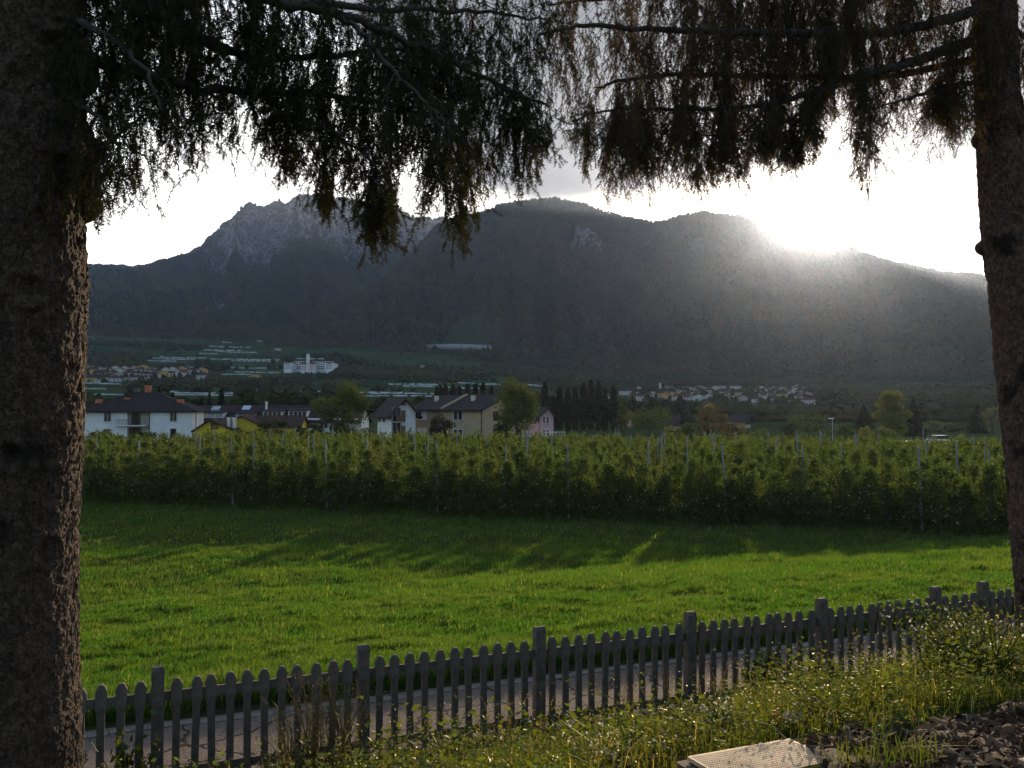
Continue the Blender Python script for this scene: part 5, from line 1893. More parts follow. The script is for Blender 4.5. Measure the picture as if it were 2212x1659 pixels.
plant('leafy_weed', 'leafy weed with heart shaped leaves below the third fence post', (1320 - CX) / FPX * 8.0, 8.0, .36, .8, 300, .045, 'weed', seed=33, nstem=18)
plant('dark_shrub', 'dark drooping leafy shrub in front of the fence before the fifth post', (1655 - CX) / FPX * 10.3, 10.3, .68, .85, 900, .075, 't_dark', seed=34, nstem=20, droop=.7)
plant('dark_shrub', 'dark leafy shrub at the foot of the fifth fence post', (1745 - CX) / FPX * 10.6, 10.6, .62, .7, 600, .07, 't_dark', seed=35, nstem=20, droop=.7)
plant('weed_bush', 'tall grassy weed bush with pale flower heads against the right part of the fence', (1900 - CX) / FPX * 8.6, 8.6, .40, .9, 700, .032, 'weed', seed=36, nstem=40, flowers=(40, .022, 'flower'))
plant('weed_bush', 'big tangled weed bush with white flowers at the foot of the second trunk', (2080 - CX) / FPX * 7.3, 7.3, .58, 1.10, 2400, .034, 'weed', seed=37, nstem=60, flowers=(90, .022, 'flower'))
plant('weed_bush', 'dark weed bush beside the rubble below the big tangled one', (2120 - CX) / FPX * 6.4, 6.4, .55, .85, 1500, .034, 'weed', seed=38, nstem=40, flowers=(70, .02, 'flower'))
plant('weed_bush', 'tall thin weeds with white heads near the gate posts', (2050 - CX) / FPX * 9.6, 9.6, .55, .8, 420, .026, 'weed_grass', seed=39, nstem=46, flowers=(80, .022, 'flower'))
plant('weed_bush', 'flowering weed clump behind the wrapper', (1560 - CX) / FPX * 6.4, 6.4, .26, .8, 620, .030, 'weed', seed=40, nstem=30, flowers=(120, .020, 'flower'))
plant('weed_bush', 'flowering weed clump left of the metal cover', (1330 - CX) / FPX * 5.5, 5.5, .20, .8, 700, .028, 'weed', seed=41, nstem=30, flowers=(140, .018, 'flower'))


def grass_tuft(u, d_, h, w, n, label, seed):
    x0 = (u - CX) / FPX * d_
    rng = np.random.default_rng(seed)
    r = w / 2 * np.sqrt(rng.uniform(0, 1, n)); q = rng.uniform(0, 6.283, n)
    x = x0 + r * np.cos(q); y = d_ + r * np.sin(q)
    z0 = float(H(x0, d_))
    V, Q, T = blades(x, y, h * rng.uniform(.4, 1.15, n), .007, rng, .8, True, (.0, 0))
    V = V - np.array([x0, d_, z0])
    o = mesh('grass_tuft', V, [Q, T], MT['weed_grass'], loc=(x0, d_, z0))
    tag(o, label, 'grass tuft')


grass_tuft(1900, 4.42, .22, .50, 210, 'bright green grass tuft growing out of the dark rubble', 3)
grass_tuft(1480, 4.35, .14, .22, 90, 'small grass tuft at the near left corner of the metal cover', 4)
grass_tuft(1690, 5.9, .26, .3, 90, 'sparse long bladed tuft behind the rubble heap edge', 5)
grass_tuft(2090, 5.6, .20, .5, 260, 'low grass patch at the edge of the rubble under the weed bush', 6)


# ------------------------------------------------------------------ metal cover, rubble, litter, edging
def cover():
    x0, y0 = 1.38, 4.72
    z = float(H(x0, y0)) + .015
    e = empty('access_cover', (x0, y0, z), math.radians(20), 'square pale metal access cover with raised pattern lying in the weeds', 'access cover')
    e.rotation_euler = (math.radians(-5), math.radians(-2), math.radians(18))
    pm = mat('pale_checker_metal', (0.62, 0.45, 0.28), (0.38, 0.27, 0.165), 5.0, 0.75, 0.002, 60.0, metal=0.0, spec=0.2)
    mb = MB(); mb.box((0, 0, -.012), (.66, .66, .024))
    n = 44
    for i in range(n):
        for j in range(22):
            x = -.315 + .63 * (i + .5) / n; y = -.315 + .63 * (j + .5) / 22
            a, b = .0048, .0125
            mb.add([(x - a, y - b, 0), (x + a, y - b, 0), (x + a, y + b, 0), (x - a, y + b, 0), (x - a * .5, y - b * .6, .002), (x + a * .5, y - b * .6, .002), (x + a * .5, y + b * .6, .002), (x - a * .5, y + b * .6, .002)],
                   [(4, 5, 6, 7), (0, 1, 5, 4), (1, 2, 6, 5), (2, 3, 7, 6), (3, 0, 4, 7)])
    mb.build('plate', pm, e)
    f = MB()
    for sx, sy, lx, ly in ((0, -.355, .76, .05), (0, .355, .76, .05), (-.355, 0, .05, .66), (.355, 0, .05, .66)):
        f.box((sx, sy, -.085), (lx, ly, .10))
    f.build('rim', mat('dirty_concrete_rim', (0.10, 0.085, 0.07), (0.06, 0.05, 0.04), 9.0, 0.95, 0.006, 60.0), e)


cover()


def rubble():
    rng = np.random.default_rng(23)
    # dark loose soil sheet
    gx, gy = np.meshgrid(np.linspace(1.45, 5.2, 80), np.linspace(3.2, 6.6, 80))
    gz = H(gx, gy) + 0.02 + 0.10 * (fbm(gx * 3.2, gy * 3.2, 55, 4) - .35)
    m = in_rubble(gx, gy)
    gz = np.where(m, gz, H(gx, gy) - .08)
    V = np.stack([gx, gy, gz], -1).reshape(-1, 3)
    i, j = np.meshgrid(np.arange(79), np.arange(79), indexing='ij')
    F = np.stack([i * 80 + j, i * 80 + j + 1, (i + 1) * 80 + j + 1, (i + 1) * 80 + j], -1).reshape(-1, 4)
    o = mesh('soil', V, [F], mat('dark_loose_soil', (0.030, 0.022, 0.016), (0.055, 0.040, 0.028), 14.0, 1.0, 0.012, 70.0), smooth=True)
    tag(o, 'dark loose soil under the rubble', 'soil', None, 'structure')
    x = rng.uniform(1.45, 4.6, 9000); y = rng.uniform(3.3, 6.4, 9000)
    k = in_rubble(x, y) & ~in_cover(x, y, .02)
    x, y = x[k], y[k]
    n = len(x)
    z = H(x, y) + 0.02 + 0.10 * (fbm(x * 3.2, y * 3.2, 55, 4) - .35)
    s = np.exp(rng.normal(math.log(.019), .42, n))
    oc = np.array([(1, 0, 0), (.45, .85, .1), (-.5, .8, -.1), (-1, 0, .1), (-.45, -.85, 0), (.5, -.8, .1), (.1, 0, .55), (-.1, .1, -.5)], float)
    P = oc[None] * s[:, None, None] * rng.uniform(.6, 1.35, (n, 8, 1)) * np.array([1.15, .75, .55])
    # random tumble
    q = rng.normal(size=(n, 4)); q[:, 1:3] *= .45; q = q / np.linalg.norm(q, axis=1, keepdims=True)
    w_, a, b, c = q.T
    R = np.stack([1 - 2 * (b * b + c * c), 2 * (a * b - c * w_), 2 * (a * c + b * w_), 2 * (a * b + c * w_), 1 - 2 * (a * a + c * c), 2 * (b * c - a * w_), 2 * (a * c - b * w_), 2 * (b * c + a * w_), 1 - 2 * (a * a + b * b)], -1).reshape(n, 3, 3)
    P = np.einsum('nij,nkj->nki', R, P) + np.stack([x, y, z + s * .25], 1)[:, None]
    f = np.array([(6, 0, 1), (6, 1, 2), (6, 2, 3), (6, 3, 4), (6, 4, 5), (6, 5, 0), (7, 1, 0), (7, 2, 1), (7, 3, 2), (7, 4, 3), (7, 5, 4), (7, 0, 5)])
    F = (f[None] + (np.arange(n) * 8)[:, None, None]).reshape(-1, 3)
    mm, nt = new_mat('dark_rubble')
    r = N(nt, 'ShaderNodeNewGeometry').outputs['Random Per Island']
    col = MIX(nt, STEP(nt, r, .3, 1.0), (0.045, 0.028, 0.017), (0.17, 0.108, 0.062))
    tcx = N(nt, 'ShaderNodeTexCoord')
    nb = N(nt, 'ShaderNodeTexNoise', {'Vector': tcx.outputs['Object'], 'Scale': 70.0, 'Detail': 5.0}).outputs[0]
    bp = N(nt, 'ShaderNodeBump', {'Height': nb, 'Strength': .8, 'Distance': .006}).outputs[0]
    finish(nt, N(nt, 'ShaderNodeBsdfPrincipled', {'Base Color': col, 'Roughness': .95, 'Specular IOR Level': .08, 'Normal': bp}).outputs[0])
    o = mesh('rubble', P.reshape(-1, 3), [F], mm)
    tag(o, 'dark heap of flat stones and bark chips by the metal cover', 'rubble', None, 'stuff')
    # twigs lying about
    mb = MB()
    for k in range(22):
        x0, y0 = rng.uniform(1.5, 3.6), rng.uniform(3.9, 5.5)
        q = rng.uniform(0, 6.28); L = rng.uniform(.08, .32)
        pts = [(x0 + math.cos(q) * L * t + rng.normal(0, .012), y0 + math.sin(q) * L * t + rng.normal(0, .012), float(H(x0, y0)) + .06 + .05 * math.sin(t * 3)) for t in (0, .35, .7, 1)]
        mb.tube(pts, [.004, .0035, .003, .002], 5)
    o = mb.build('twig_litter', mat('pale_twigs', (0.20, 0.15, 0.10), (0.12, 0.09, 0.06), 20.0, .9))
    tag(o, 'thin pale twigs strewn over the rubble', 'twigs', None, 'stuff')
    # edging beam in the near right corner
    a = at(2262, 1672, 4.15); b = at(2450, 1632, 4.5)
    z = float(H(a[0], a[1])) + .0
    rz = math.atan2(b[1] - a[1], b[0] - a[0])
    mb = MB(); mb.box((.55, 0, 0), (1.4, .09, .12))
    o = mb.build('edging_beam', mat('pale_edging', (0.26, 0.20, 0.14), (0.18, 0.14, 0.10), 8.0, .85, .003, 50.0), loc=(a[0], a[1], z))
    o.rotation_euler = (0, 0, rz)
    tag(o, 'pale edging beam in the near corner beside the rubble', 'edging')


rubble()


def wrapper():
    d_ = 5.95
    x0 = (1698 - CX) / FPX * d_
    z = float(H(x0, d_))
    e = empty('crumpled_wrapper', (x0, d_, z + .04), .4, 'crumpled grey and orange red wrapper lying in the weeds behind the metal cover', 'litter')
    rng = np.random.default_rng(2)
    def crumple(name, c, sx, sy, sz, m):
        n = 12
        gx, gy = np.meshgrid(np.linspace(-1, 1, n), np.linspace(-1, 1, n))
        V = np.stack([gx * sx + rng.normal(0, sx * .09, gx.shape), gy * sy + rng.normal(0, sy * .09, gx.shape), sz * (1 - gx ** 2 * .6 - gy ** 2 * .6) + rng.normal(0, sz * .28, gx.shape)], -1).reshape(-1, 3) + np.array(c)
        i, j = np.meshgrid(np.arange(n - 1), np.arange(n - 1), indexing='ij')
        F = np.stack([i * n + j, i * n + j + 1, (i + 1) * n + j + 1, (i + 1) * n + j], -1).reshape(-1, 4)
        mesh(name, V, [F], m, parent=e)
    crumple('grey_sheet', (.03, 0, .01), .085, .06, .055, mat('grey_foil', (.38, .38, .40), None, rough=.4))
    crumple('orange_sheet', (-.10, -.01, .05), .040, .035, .03, mat('orange_foil', (.55, .09, .03), None, rough=.45))


wrapper()


# ------------------------------------------------------------------ the two spruces
def trunk_mesh(name, base, zs, axis, radius, knobs, plate, depth, cols, material, parent, stubs=(), scars=()):
    """axis(z)->(x,y), radius(z); bark plates displaced for real"""
    R0 = float(np.mean(radius(zs)))
    th = np.linspace(0, 2 * math.pi, cols, endpoint=False)
    T, Zz = np.meshgrid(th, zs)
    ax, ay = axis(Zz)
    Rr = radius(Zz)
    arc = np.minimum(T, 2 * math.pi - T) * R0      # mirrored: no seam
    sgn = np.where(T > math.pi, 50.0, 0.0)
    wx = (fbm(arc * 14, Zz * 9 + sgn, 5, 3) - .5) * 1.1
    fl = fbm(arc / plate[0] * .9 + wx + sgn, Zz / plate[1] * .75 + sgn, 41, 4, .55) * 7
    fl2 = fbm(arc / plate[0] * .45 + sgn, Zz / plate[1] * .30 + sgn, 43, 4, .5) * 5
    terr = lambda a: np.floor(a) + sstep(.72, 1.0, a - np.floor(a))
    f1, f2, cid = cell(arc / plate[0] + wx + sgn, Zz / plate[1] + wx * .7 + sgn, 3)
    g1, g2, cid2 = cell(arc / plate[0] * 2.3 + wx + sgn, Zz / plate[1] * 2.1 + sgn, 9)
    edge = sstep(0.02, 0.28, f2 - f1)
    dsp = depth * (.22 * edge * cid + .50 * (terr(fl) - 3.5) + .30 * (terr(fl2) - 2.5)) + depth * 1.3 * (fbm(arc * 5, Zz * 2.5 + sgn, 15, 4) - .5)
    for (q, z, sz, amp) in knobs:
        dq = np.angle(np.exp(1j * (T - q))) * R0
        rr2 = (dq ** 2 + (Zz - z) ** 2) / sz ** 2
        dsp = dsp + amp * np.clip(1 - rr2 * .55, 0, 1) ** .6 * (rr2 < 1.82)
    for (q, z, sz) in scars:
        dq = np.angle(np.exp(1j * (T - q))) * R0
        rr = np.hypot(dq, (Zz - z)) / sz
        dsp = dsp + .012 * np.exp(-((rr - 1) / .25) ** 2) - .02 * np.exp(-(rr / .6) ** 2)
    r = Rr + dsp
    V = np.stack([ax + r * np.sin(T), ay + r * np.cos(T), Zz], -1).reshape(-1, 3) - np.array(base)
    n = cols; m = len(zs)
    i, j = np.meshgrid(np.arange(m - 1), np.arange(n), indexing='ij')
    F = np.stack([i * n + j, i * n + (j + 1) % n, (i + 1) * n + (j + 1) % n, (i + 1) * n + j], -1).reshape(-1, 4)[:, ::-1]
    return mesh(name, V, [F], material, smooth=False, parent=parent)


def needle_axis(A, B, per_m, nl, nw, rng, thick, fwd=.55):
    """needles all round the axis A->B"""
    L = float(np.linalg.norm(B - A))
    n = max(4, int(L * per_m))
    t = rng.uniform(0, 1, n)
    ax = (B - A) / max(L, 1e-6)
    P = A + (B - A) * t[:, None]
    d_ = rng.normal(size=(n, 3)); d_ = unit(d_ - ax * (d_ @ ax)[:, None])
    dr = unit(d_ + ax * fwd + rng.normal(0, .15, (n, 3)))
    sd = unit(np.cross(dr, rng.normal(size=(n, 3)))) * nw / 2
    tip = P + dr * nl * rng.uniform(.7, 1.2, (n, 1))
    V = np.stack([P - sd, P + sd, tip], 1).reshape(-1, 3)
    return V


def strand(L, seed, per_m, nl, nw, shoot):
    """hanging spray of side shoots, length L, hanging down from the origin; returns needle triangles and twig triangles"""
    rng = np.random.default_rng(seed)
    k = max(4, int(L / .06))
    pts = [np.zeros(3)]
    dirn = np.array([rng.normal(0, .12), rng.normal(0, .12), -1.0])
    for i in range(k):
        dirn = dirn + np.array([rng.normal(0, .09), rng.normal(0, .09), -.14])
        pts.append(pts[-1] + dirn / np.linalg.norm(dirn) * L / k)
    pts = np.array(pts)
    NV = []; TW = []
    for i in range(k):
        f = i / k
        TW.append((pts[i], pts[i + 1], .0034 * (1 - .6 * f)))
        NV.append(needle_axis(pts[i], pts[i + 1], per_m * (.35 + .75 * f), nl, nw, rng, 1))
        ns = 2 if rng.uniform() < .75 else 1
        for _ in range(ns):
            if rng.uniform() < .12: continue
            q = rng.uniform(0, 6.283)
            l = shoot * rng.uniform(.45, 1.15) * (1.0 - .45 * f)
            out = np.array([math.cos(q), math.sin(q), 0])
            a = pts[i] + (pts[i + 1] - pts[i]) * rng.uniform()
            b = a + (out * .62 + np.array([0, 0, -.62])) * l * .5
            c = b + (out * .30 + np.array([0, 0, -.92])) * l * .5
            NV.append(needle_axis(a, b, per_m, nl, nw, rng, 1)); NV.append(needle_axis(b, c, per_m, nl, nw, rng, 1))
            TW.append((a, b, .0022)); TW.append((b, c, .0016))
            if l > shoot * .8:
                for sg in (-1, 1):
                    o2 = np.cross(out, [0, 0, 1.0]) * sg
                    c2 = b + (out * .15 + o2 * .45 + np.array([0, 0, -.7])) * l * .42
                    NV.append(needle_axis(b, c2, per_m, nl, nw, rng, 1))
    V = np.concatenate(NV)
    tw = []
    for a, b, w in TW:
        s_ = unit(np.cross(b - a, rng.normal(size=3))) * w
        s2 = unit(np.cross(b - a, s_)) * w
        tw.append(np.array([a - s_, a + s_, b, a - s2, a + s2, b]))
    return V, np.concatenate(tw)


def outline(pts):
    a = np.array(pts, float)
    return lambda u: np.interp(u, a[:, 0], a[:, 1])


def spruce(name, label, base, limbs, bottom, gaps, protos, material, n_per_m, spread, lmax, seed, tree_e, limit=(0, 9999)):
    rng = np.random.default_rng(seed)
    lens = np.array([p[0] for p in protos])
    for li, (pl, r0, dens) in enumerate(limbs):
        P = np.array([at(*p) for p in pl])
        # smooth the limb
        tt = np.linspace(0, len(P) - 1, 6 * len(P))
        Q = np.stack([np.interp(tt, np.arange(len(P)), P[:, k]) for k in range(3)], 1)
        for _ in range(6):
            Q[1:-1] = (Q[:-2] + 2 * Q[1:-1] + Q[2:]) / 4
        Q[1:-1] += rng.normal(0, .006, Q[1:-1].shape)
        rad = r0 * (1 - .82 * np.linspace(0, 1, len(Q)))
        mb = MB()
        mb.tube(Q - base, rad, 9)
        br = None
        # where sprays hang
        seg = np.linalg.norm(np.diff(Q, axis=0), axis=1)
        cum = np.concatenate([[0], np.cumsum(seg)])
        n = int(cum[-1] * n_per_m * dens)
        NV = []; TW = []
        for k in range(n):
            s_ = (rng.uniform(0, 1) ** .95) * cum[-1]
            if s_ > .86 * cum[-1] and rng.uniform() < .45: continue
            c = np.array([np.interp(s_, cum, Q[:, j]) for j in range(3)])
            i = min(int(np.searchsorted(cum, s_)), len(Q) - 1)
            tn = Q[min(i + 1, len(Q) - 1)] - Q[max(i - 1, 0)]
            tn = tn / np.linalg.norm(tn)
            side = np.cross(tn, [0, 0, 1.0]); side /= np.linalg.norm(side)
            o = rng.choice([-1, 1]) * abs(rng.normal(0, spread * min(1.0, .25 + r0 / .02)))
            along = abs(o) * rng.uniform(.2, .9)
            an = c + side * o + tn * along + np.array([0, 0, -abs(o) * rng.uniform(.05, .5) + rng.normal(0, .03)])
            if an[1] < 1.7: continue
            u, v = project(*an)
            if u < limit[0] or u > limit[1]: continue
            hole = float(fbm(np.array([u / 24.0 + seed * 9]), np.array([v / 95.0]), 60 + seed, 3)[0])
            if hole > (.50 if seed == 5 else .525) and rng.uniform() < .86: continue
            bot = bottom(u) + 14 + rng.normal(0, 12) + 135 * (float(vnoise(np.array([u / (16.0 if seed == 5 else 13.0)]), np.array([seed * 3.0]), 71)[0]) - .66)
            room = (bot - v) / FPX * an[1]
            if room < .07:
                continue
            if any((u - g[0]) ** 2 / g[2] ** 2 + (v - g[1]) ** 2 / g[3] ** 2 < 1 and rng.uniform() < g[4] for g in gaps):
                continue
            L = min(room * (rng.uniform(.45, 1.0) if rng.uniform() < .4 else rng.uniform(.8, 1.05)), lmax * rng.uniform(.55, 1.0))
            if L < .10: L = min(.10, room)
            pi = int(np.argmin(np.abs(lens - L) + rng.uniform(0, .05, len(lens))))
            L0, nv, tv = protos[pi]
            a = rng.uniform(0, 6.283)
            sc = np.array([min(1.15, max(.55, (L / L0) ** .5)), 1, L / L0]); sc[1] = sc[0]
            ti = abs(rng.normal(0, .16)) if rng.uniform() < .72 else rng.uniform(.45, 1.05) * (1 if L < .5 else .5)
            ta = rng.uniform(0, 6.283)
            RT = np.array(Matrix.Rotation(ti, 3, Vector((math.cos(ta), math.sin(ta), 0))))
            NV.append(rot_z(nv * sc, a) @ RT.T + an - base)
            TW.append(rot_z(tv * sc, a) @ RT.T + an - base)
            # the branchlet that carries it
            md = (c + an) / 2 + np.array([0, 0, .03 + .1 * abs(o)])
            w = .0035
            up = np.array([0, 0, w]); sd = np.cross(tn, [0, 0, 1.0]) * w * .2 + tn * w
            for p, q in ((c, md), (md, an)):
                for ww in (up, sd):
                    TW.append(np.array([p - ww, p + ww, q - base * 0, ]) - base)
                    TW.append(np.array([q - ww * .6, q + ww * .6, p]) - base)
        b_ = mb.build('branch', MT['limb'], tree_e, smooth=True)
        if NV:
            V1 = np.concatenate(NV); V2 = np.concatenate(TW)
            nt1, nt2 = len(V1) // 3, len(V2) // 3
            V = np.concatenate([V1, V2])
            mesh('needles', V, [np.arange(len(V)).reshape(-1, 3)], [MT[material], MT['limb']], np.concatenate([np.zeros(nt1), np.ones(nt2)]), parent=b_)


def two_spruces():
    # near tree on the left
    D = 3.2
    cx_ = (18 - CX) / FPX * D
    base = np.array([cx_, D, float(H(cx_, D))])
    e = empty('spruce_tree', tuple(base), 0, 'big spruce with thick knobbly flaking trunk beside the end of the picket fence', 'tree')
    vv = lambda v: at(18, v, D)[2]
    zs = np.concatenate([np.linspace(base[2] - .3, vv(1720), 30, endpoint=False), np.linspace(vv(1720), vv(-70), 520, endpoint=False), np.linspace(vv(-70), CAMZ + 7, 60)])
    ev = np.array([(2000, 200), (1659, 186), (1550, 182), (1450, 178), (1300, 173), (1150, 172), (1050, 175), (950, 180), (800, 182), (650, 184), (600, 184), (560, 181), (480, 179), (300, 178), (130, 174), (0, 174), (-400, 165), (-3000, 90)], float)
    zz = np.array([vv(v) for v in ev[:, 0]]); ee = (ev[:, 1] - 18) / FPX * D / 1.02 - .018
    rad = lambda z: np.interp(z, zz, ee)
    q = lambda deg: math.radians(deg)
    knobs = [(q(78), vv(151), .060, .050), (q(84), vv(352), .085, .062), (q(66), vv(430), .050, .060), (q(120), vv(310), .07, .03), (q(58), vv(612), .10, .005), (q(70), vv(295), .06, .03)]
    scars = [(q(128), vv(50), .085), (q(125), vv(300), .09), (q(140), vv(640), .06), (q(150), vv(980), .05), (q(118), vv(1180), .06)]
    trunk_mesh('trunk', base, zs, lambda z: (np.full(np.shape(z), cx_), np.full(np.shape(z), D)), rad, knobs, (.020, .024), .0062, 460, MT['bark'], e, scars=scars)
    protos = [(L, *strand(L, 100 + i * 10 + j, 680, .0175, .0028, .13)) for i, L in enumerate((.14, .26, .42, .62, .85)) for j in range(3)]
    bottom = outline([(100, 470), (178, 440), (215, 480), (240, 425), (300, 435), (318, 330), (345, 300), (372, 395), (402, 340), (430, 300), (440, 372), (470, 330), (520, 345), (560, 325), (600, 335), (612, 402), (640, 390),
                      (672, 372), (690, 455), (720, 452), (760, 440), (785, 420), (800, 440), (822, 535), (845, 525), (870, 440), (900, 420), (940, 445), (960, 500), (1000, 505), (1035, 485), (1050, 430), (1080, 405),
                      (1105, 372), (1150, 362), (1170, 330), (1196, 292), (1212, 215), (1260, 200), (1500, 90)])
    L = [
        ([(60, -70, 3.2), (240, -35, 3.3), (330, 15, 3.45), (430, 85, 3.65), (540, 128, 3.85), (660, 124, 4.05), (800, 110, 4.3), (960, 96, 4.6)], .036, 1.15),
        ([(60, -150, 3.2), (400, -60, 3.6), (575, 0, 3.8), (700, 18, 4.0), (830, 66, 4.2), (960, 125, 4.4), (1080, 185, 4.6), (1185, 230, 4.8)], .034, 1.3),
        ([(60, -160, 3.1), (500, -40, 3.9), (700, 16, 4.2), (1000, 22, 4.8), (1190, 45, 5.2)], .030, 1.3),
        ([(110, 90, 3.2), (260, 150, 3.35), (420, 190, 3.6), (600, 200, 3.9), (760, 212, 4.1), (900, 235, 4.3), (1000, 290, 4.4), (1045, 360, 4.45)], .024, 1.25),
        ([(150, 345, 3.15), (222, 325, 3.12), (280, 272, 3.15), (325, 236, 3.2), (385, 218, 3.3)], .009, .8),
        ([(60, -220, 3.2), (300, -120, 4.2), (700, -80, 4.8), (1150, -50, 5.3)], .034, 1.3),
        ([(560, 198, 3.85), (650, 250, 3.8), (740, 300, 3.75), (800, 345, 3.72), (835, 400, 3.7)], .011, .9),
        ([(110, 30, 3.2), (230, 70, 3.0), (320, 150, 2.95), (350, 240, 2.92)], .016, .7),
        ([(110, 200, 3.2), (200, 240, 3.05), (250, 300, 3.0), (262, 360, 2.98)], .010, .8),
        ([(700, 18, 4.0), (770, 60, 3.85), (850, 150, 3.7), (930, 230, 3.6), (985, 300, 3.55)], .014, .9),
        ([(795, 330, 3.72), (822, 400, 3.69), (832, 460, 3.67), (828, 512, 3.66)], .006, 1.5),
        ([(925, 225, 3.6), (968, 320, 3.56), (990, 410, 3.53), (1000, 478, 3.52)], .007, 1.2),
        ([(640, 245, 3.8), (675, 330, 3.75), (700, 400, 3.72), (715, 440, 3.7)], .006, 1.0),
        ([(1080, 185, 4.6), (1130, 225, 4.62), (1165, 262, 4.64), (1198, 284, 4.65)], .008, 1.4),
        ([(240, 300, 3.05), (228, 370, 3.0), (212, 440, 2.98), (210, 478, 2.97)], .005, .9),
        ([(600, 200, 3.9), (608, 290, 3.86), (612, 360, 3.84)], .005, 1.0),
    ]
    gaps = [(475, 145, 50, 30, .75), (350, 75, 60, 45, .55), (760, 70, 100, 36, .55), (405, 205, 26, 26, .8), (235, 40, 40, 45, .45), (640, 55, 60, 40, .45), (320, 260, 40, 60, .4), (560, 70, 60, 34, .4), (1020, 75, 50, 30, .3)]
    spruce('spruce_tree', '', base, L, bottom, gaps, protos, 'needles', 66, .18, .85, 5, e, (150, 1260))

    # second tree on the right
    D2 = 8.6
    base = np.array([(2250 - CX) / FPX * D2, D2, 0.0]); base[2] = float(H(base[0], base[1]))
    e = empty('spruce_tree', tuple(base), 0, 'spruce with reddish trunk leaning inward behind the weed bush, its twigs hanging over the valley', 'tree')
    vv = lambda v: at(2200, v, D2)[2]
    ctr = np.array([(1500, 2254), (1400, 2250), (1050, 2236), (700, 2206), (560, 2196), (400, 2186), (200, 2163), (0, 2160), (-400, 2150), (-2000, 2110)], float)
    lft = np.array([(1500, 2180), (1400, 2188), (1300, 2186), (1050, 2172), (850, 2154), (700, 2143), (620, 2136), (570, 2130), (520, 2124), (430, 2119), (300, 2114), (150, 2112), (0, 2110), (-400, 2104), (-2000, 2085)], float)
    zc_ = np.array([vv(v) for v in ctr[:, 0]]); xc_ = (ctr[:, 1] - CX) / FPX * D2
    zl_ = np.array([vv(v) for v in lft[:, 0]]); xl_ = (lft[:, 1] - CX) / FPX * D2
    axx = lambda z: np.interp(z, zc_, xc_)
    rad = lambda z: (axx(z) - np.interp(z, zl_, xl_)) * .905 - .006
    zs = np.concatenate([np.linspace(base[2] - .3, vv(1500), 10, endpoint=False), np.linspace(vv(1500), vv(-60), 420, endpoint=False), np.linspace(vv(-60), CAMZ + 9, 50)])
    knobs = [(q(-62), vv(298), .055, .045), (q(-62), vv(532), .050, .060)]
    scars = [(q(200), vv(45), .04), (q(195), vv(95), .04), (q(190), vv(150), .045), (q(215), vv(200), .045), (q(205), vv(295), .045), (q(200), vv(465), .05)]
    tr = trunk_mesh('trunk', base, zs, lambda z: (axx(z), np.full(np.shape(z), D2)), rad, knobs, (.030, .038), .009, 340, MT['bark_warm'], e, scars=scars)
    st = MB()
    for v, du in ((340, -14), (383, -10), (398, -8), (415, -5)):
        x0, y0, z0 = at(2122, v, D2 - .05)
        st.tube([(x0 - base[0] + .05, y0 - base[1], z0 - base[2] - .02), (x0 - base[0] + du / FPX * D2, y0 - base[1] - .05, z0 - base[2] + .03)], [.010, .005], 5)
    for s in range(0):
        pass
    V = st.v
    st.build('dead_twigs', MT['limb'], e)
    protos = [(L_, *strand(L_, 300 + i * 10 + j, 380, .017, .0042, .15)) for i, L_ in enumerate((.22, .42, .68, 1.0)) for j in range(3)]
    bottom = outline([(1120, 260), (1196, 205), (1212, 190), (1228, 285), (1262, 325), (1300, 372), (1340, 392), (1392, 418), (1420, 396), (1440, 404), (1470, 385), (1500, 424), (1518, 426), (1540, 384), (1562, 432), (1580, 428), (1600, 398), (1640, 388),
                      (1680, 380), (1700, 408), (1745, 380), (1772, 362), (1786, 310), (1815, 265), (1836, 330), (1862, 428), (1882, 432), (1896, 330), (1920, 285), (1960, 322), (1985, 270), (2004, 332), (2040, 300), (2052, 362), (2068, 350),
                      (2080, 270), (2105, 250), (2150, 230), (2300, 260)])
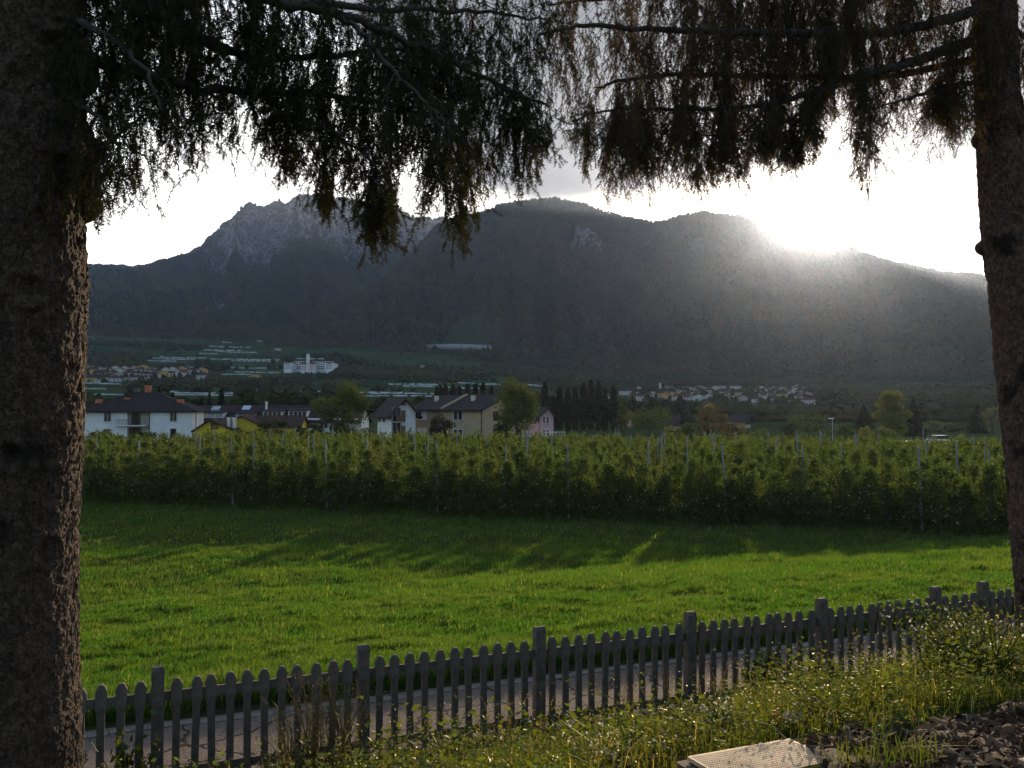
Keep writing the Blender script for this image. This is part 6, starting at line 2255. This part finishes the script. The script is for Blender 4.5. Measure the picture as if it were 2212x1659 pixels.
    R = [
        ([(2150, 10, 8.55), (2000, 55, 8.2), (1900, 75, 8.0), (1750, 74, 7.6), (1600, 68, 7.3), (1400, 62, 7.0), (1250, 52, 6.8), (1165, 75, 6.6)], .055, 1.25),
        ([(2140, 75, 8.55), (1980, 132, 8.1), (1850, 165, 7.8), (1785, 196, 7.6), (1752, 232, 7.5)], .060, .75),
        ([(2140, 120, 8.6), (1900, 172, 8.6), (1700, 165, 8.4), (1450, 160, 8.0), (1340, 172, 7.6), (1290, 190, 7.5)], .040, 1.25),
        ([(1850, 166, 7.8), (1740, 205, 7.6), (1620, 234, 7.4), (1480, 238, 7.2), (1330, 232, 7.0), (1232, 262, 6.9)], .030, 2.1),
        ([(1765, 232, 7.6), (1660, 282, 7.8), (1500, 296, 7.9), (1400, 284, 7.8)], .014, 1.7),
        ([(2135, 170, 8.55), (2040, 188, 8.3), (1960, 212, 8.0), (1880, 238, 7.8)], .030, .9),
        ([(2150, -70, 8.6), (1800, -40, 8.0), (1500, -50, 7.4), (1200, -30, 7.0)], .05, 1.2),
        ([(2150, -130, 8.6), (1900, -25, 8.8), (1600, -12, 8.6), (1300, -5, 8.2), (1180, 10, 8.0)], .05, 1.2),
        ([(2180, 50, 8.6), (2240, 110, 8.5), (2320, 150, 8.4)], .03, 1.0),
        ([(1480, 238, 7.2), (1520, 290, 7.0), (1570, 330, 6.9)], .012, 1.0),
        ([(1700, 300, 7.6), (1660, 330, 7.3), (1600, 345, 7.2)], .009, 1.0),
        ([(1880, 232, 7.9), (1868, 310, 7.85), (1872, 380, 7.82), (1876, 418, 7.8)], .007, 2.2),
        ([(1560, 236, 7.3), (1566, 330, 7.26), (1564, 410, 7.24)], .006, 1.6),
        ([(1512, 240, 7.2), (1506, 330, 7.16), (1510, 405, 7.14)], .006, 1.6),
        ([(1735, 225, 7.5), (1722, 310, 7.46), (1706, 390, 7.43)], .006, 1.6),
        ([(2040, 190, 8.3), (2048, 270, 8.26), (2053, 340, 8.24)], .006, 1.2),
        ([(1250, 258, 6.95), (1234, 270, 6.9), (1222, 262, 6.85)], .006, 1.0),
        ([(1400, 236, 7.1), (1396, 320, 7.06), (1394, 400, 7.05)], .006, 1.3),
        ([(2060, 190, 8.4), (2010, 230, 8.0), (1950, 262, 7.9)], .012, .9),
    ]
    gaps = [(1380, 22, 130, 30, .75), (1850, 145, 45, 28, .8), (1815, 215, 38, 60, .9), (1260, 25, 40, 40, .5), (1930, 195, 30, 20, .5), (2000, 100, 60, 22, .45), (1700, 40, 60, 20, .3), (1500, 205, 60, 12, .4)]
    spruce('spruce_tree', '', base, R, bottom, gaps, protos, 'needles_r', 82, .30, 1.1, 6, e, (1195, 2330))


two_spruces()

# ------------------------------------------------------------------ air
def haze():
    m, nt = new_mat('valley_air')
    # fine bluish air scatters broadly; a warm forward lobe is added as sun glare
    v1 = N(nt, 'ShaderNodeVolumePrincipled', {'Color': (0.42, 0.63, 1.0), 'Density': 0.000042, 'Anisotropy': 0.40})
    v2 = N(nt, 'ShaderNodeVolumePrincipled', {'Color': (1.0, 0.76, 0.56), 'Density': 0.0000085, 'Anisotropy': 0.90})
    v = N(nt, 'ShaderNodeAddShader', {0: v1.outputs[0], 1: v2.outputs[0]})
    N(nt, 'ShaderNodeOutputMaterial', {'Volume': v.outputs[0]})
    mb = MB(); mb.box((0, 0, 660), (18400, 18400, 1340))
    o = mb.build('haze', m)
    tag(o, 'thin evening haze filling the valley', 'haze', None, 'stuff')


haze()
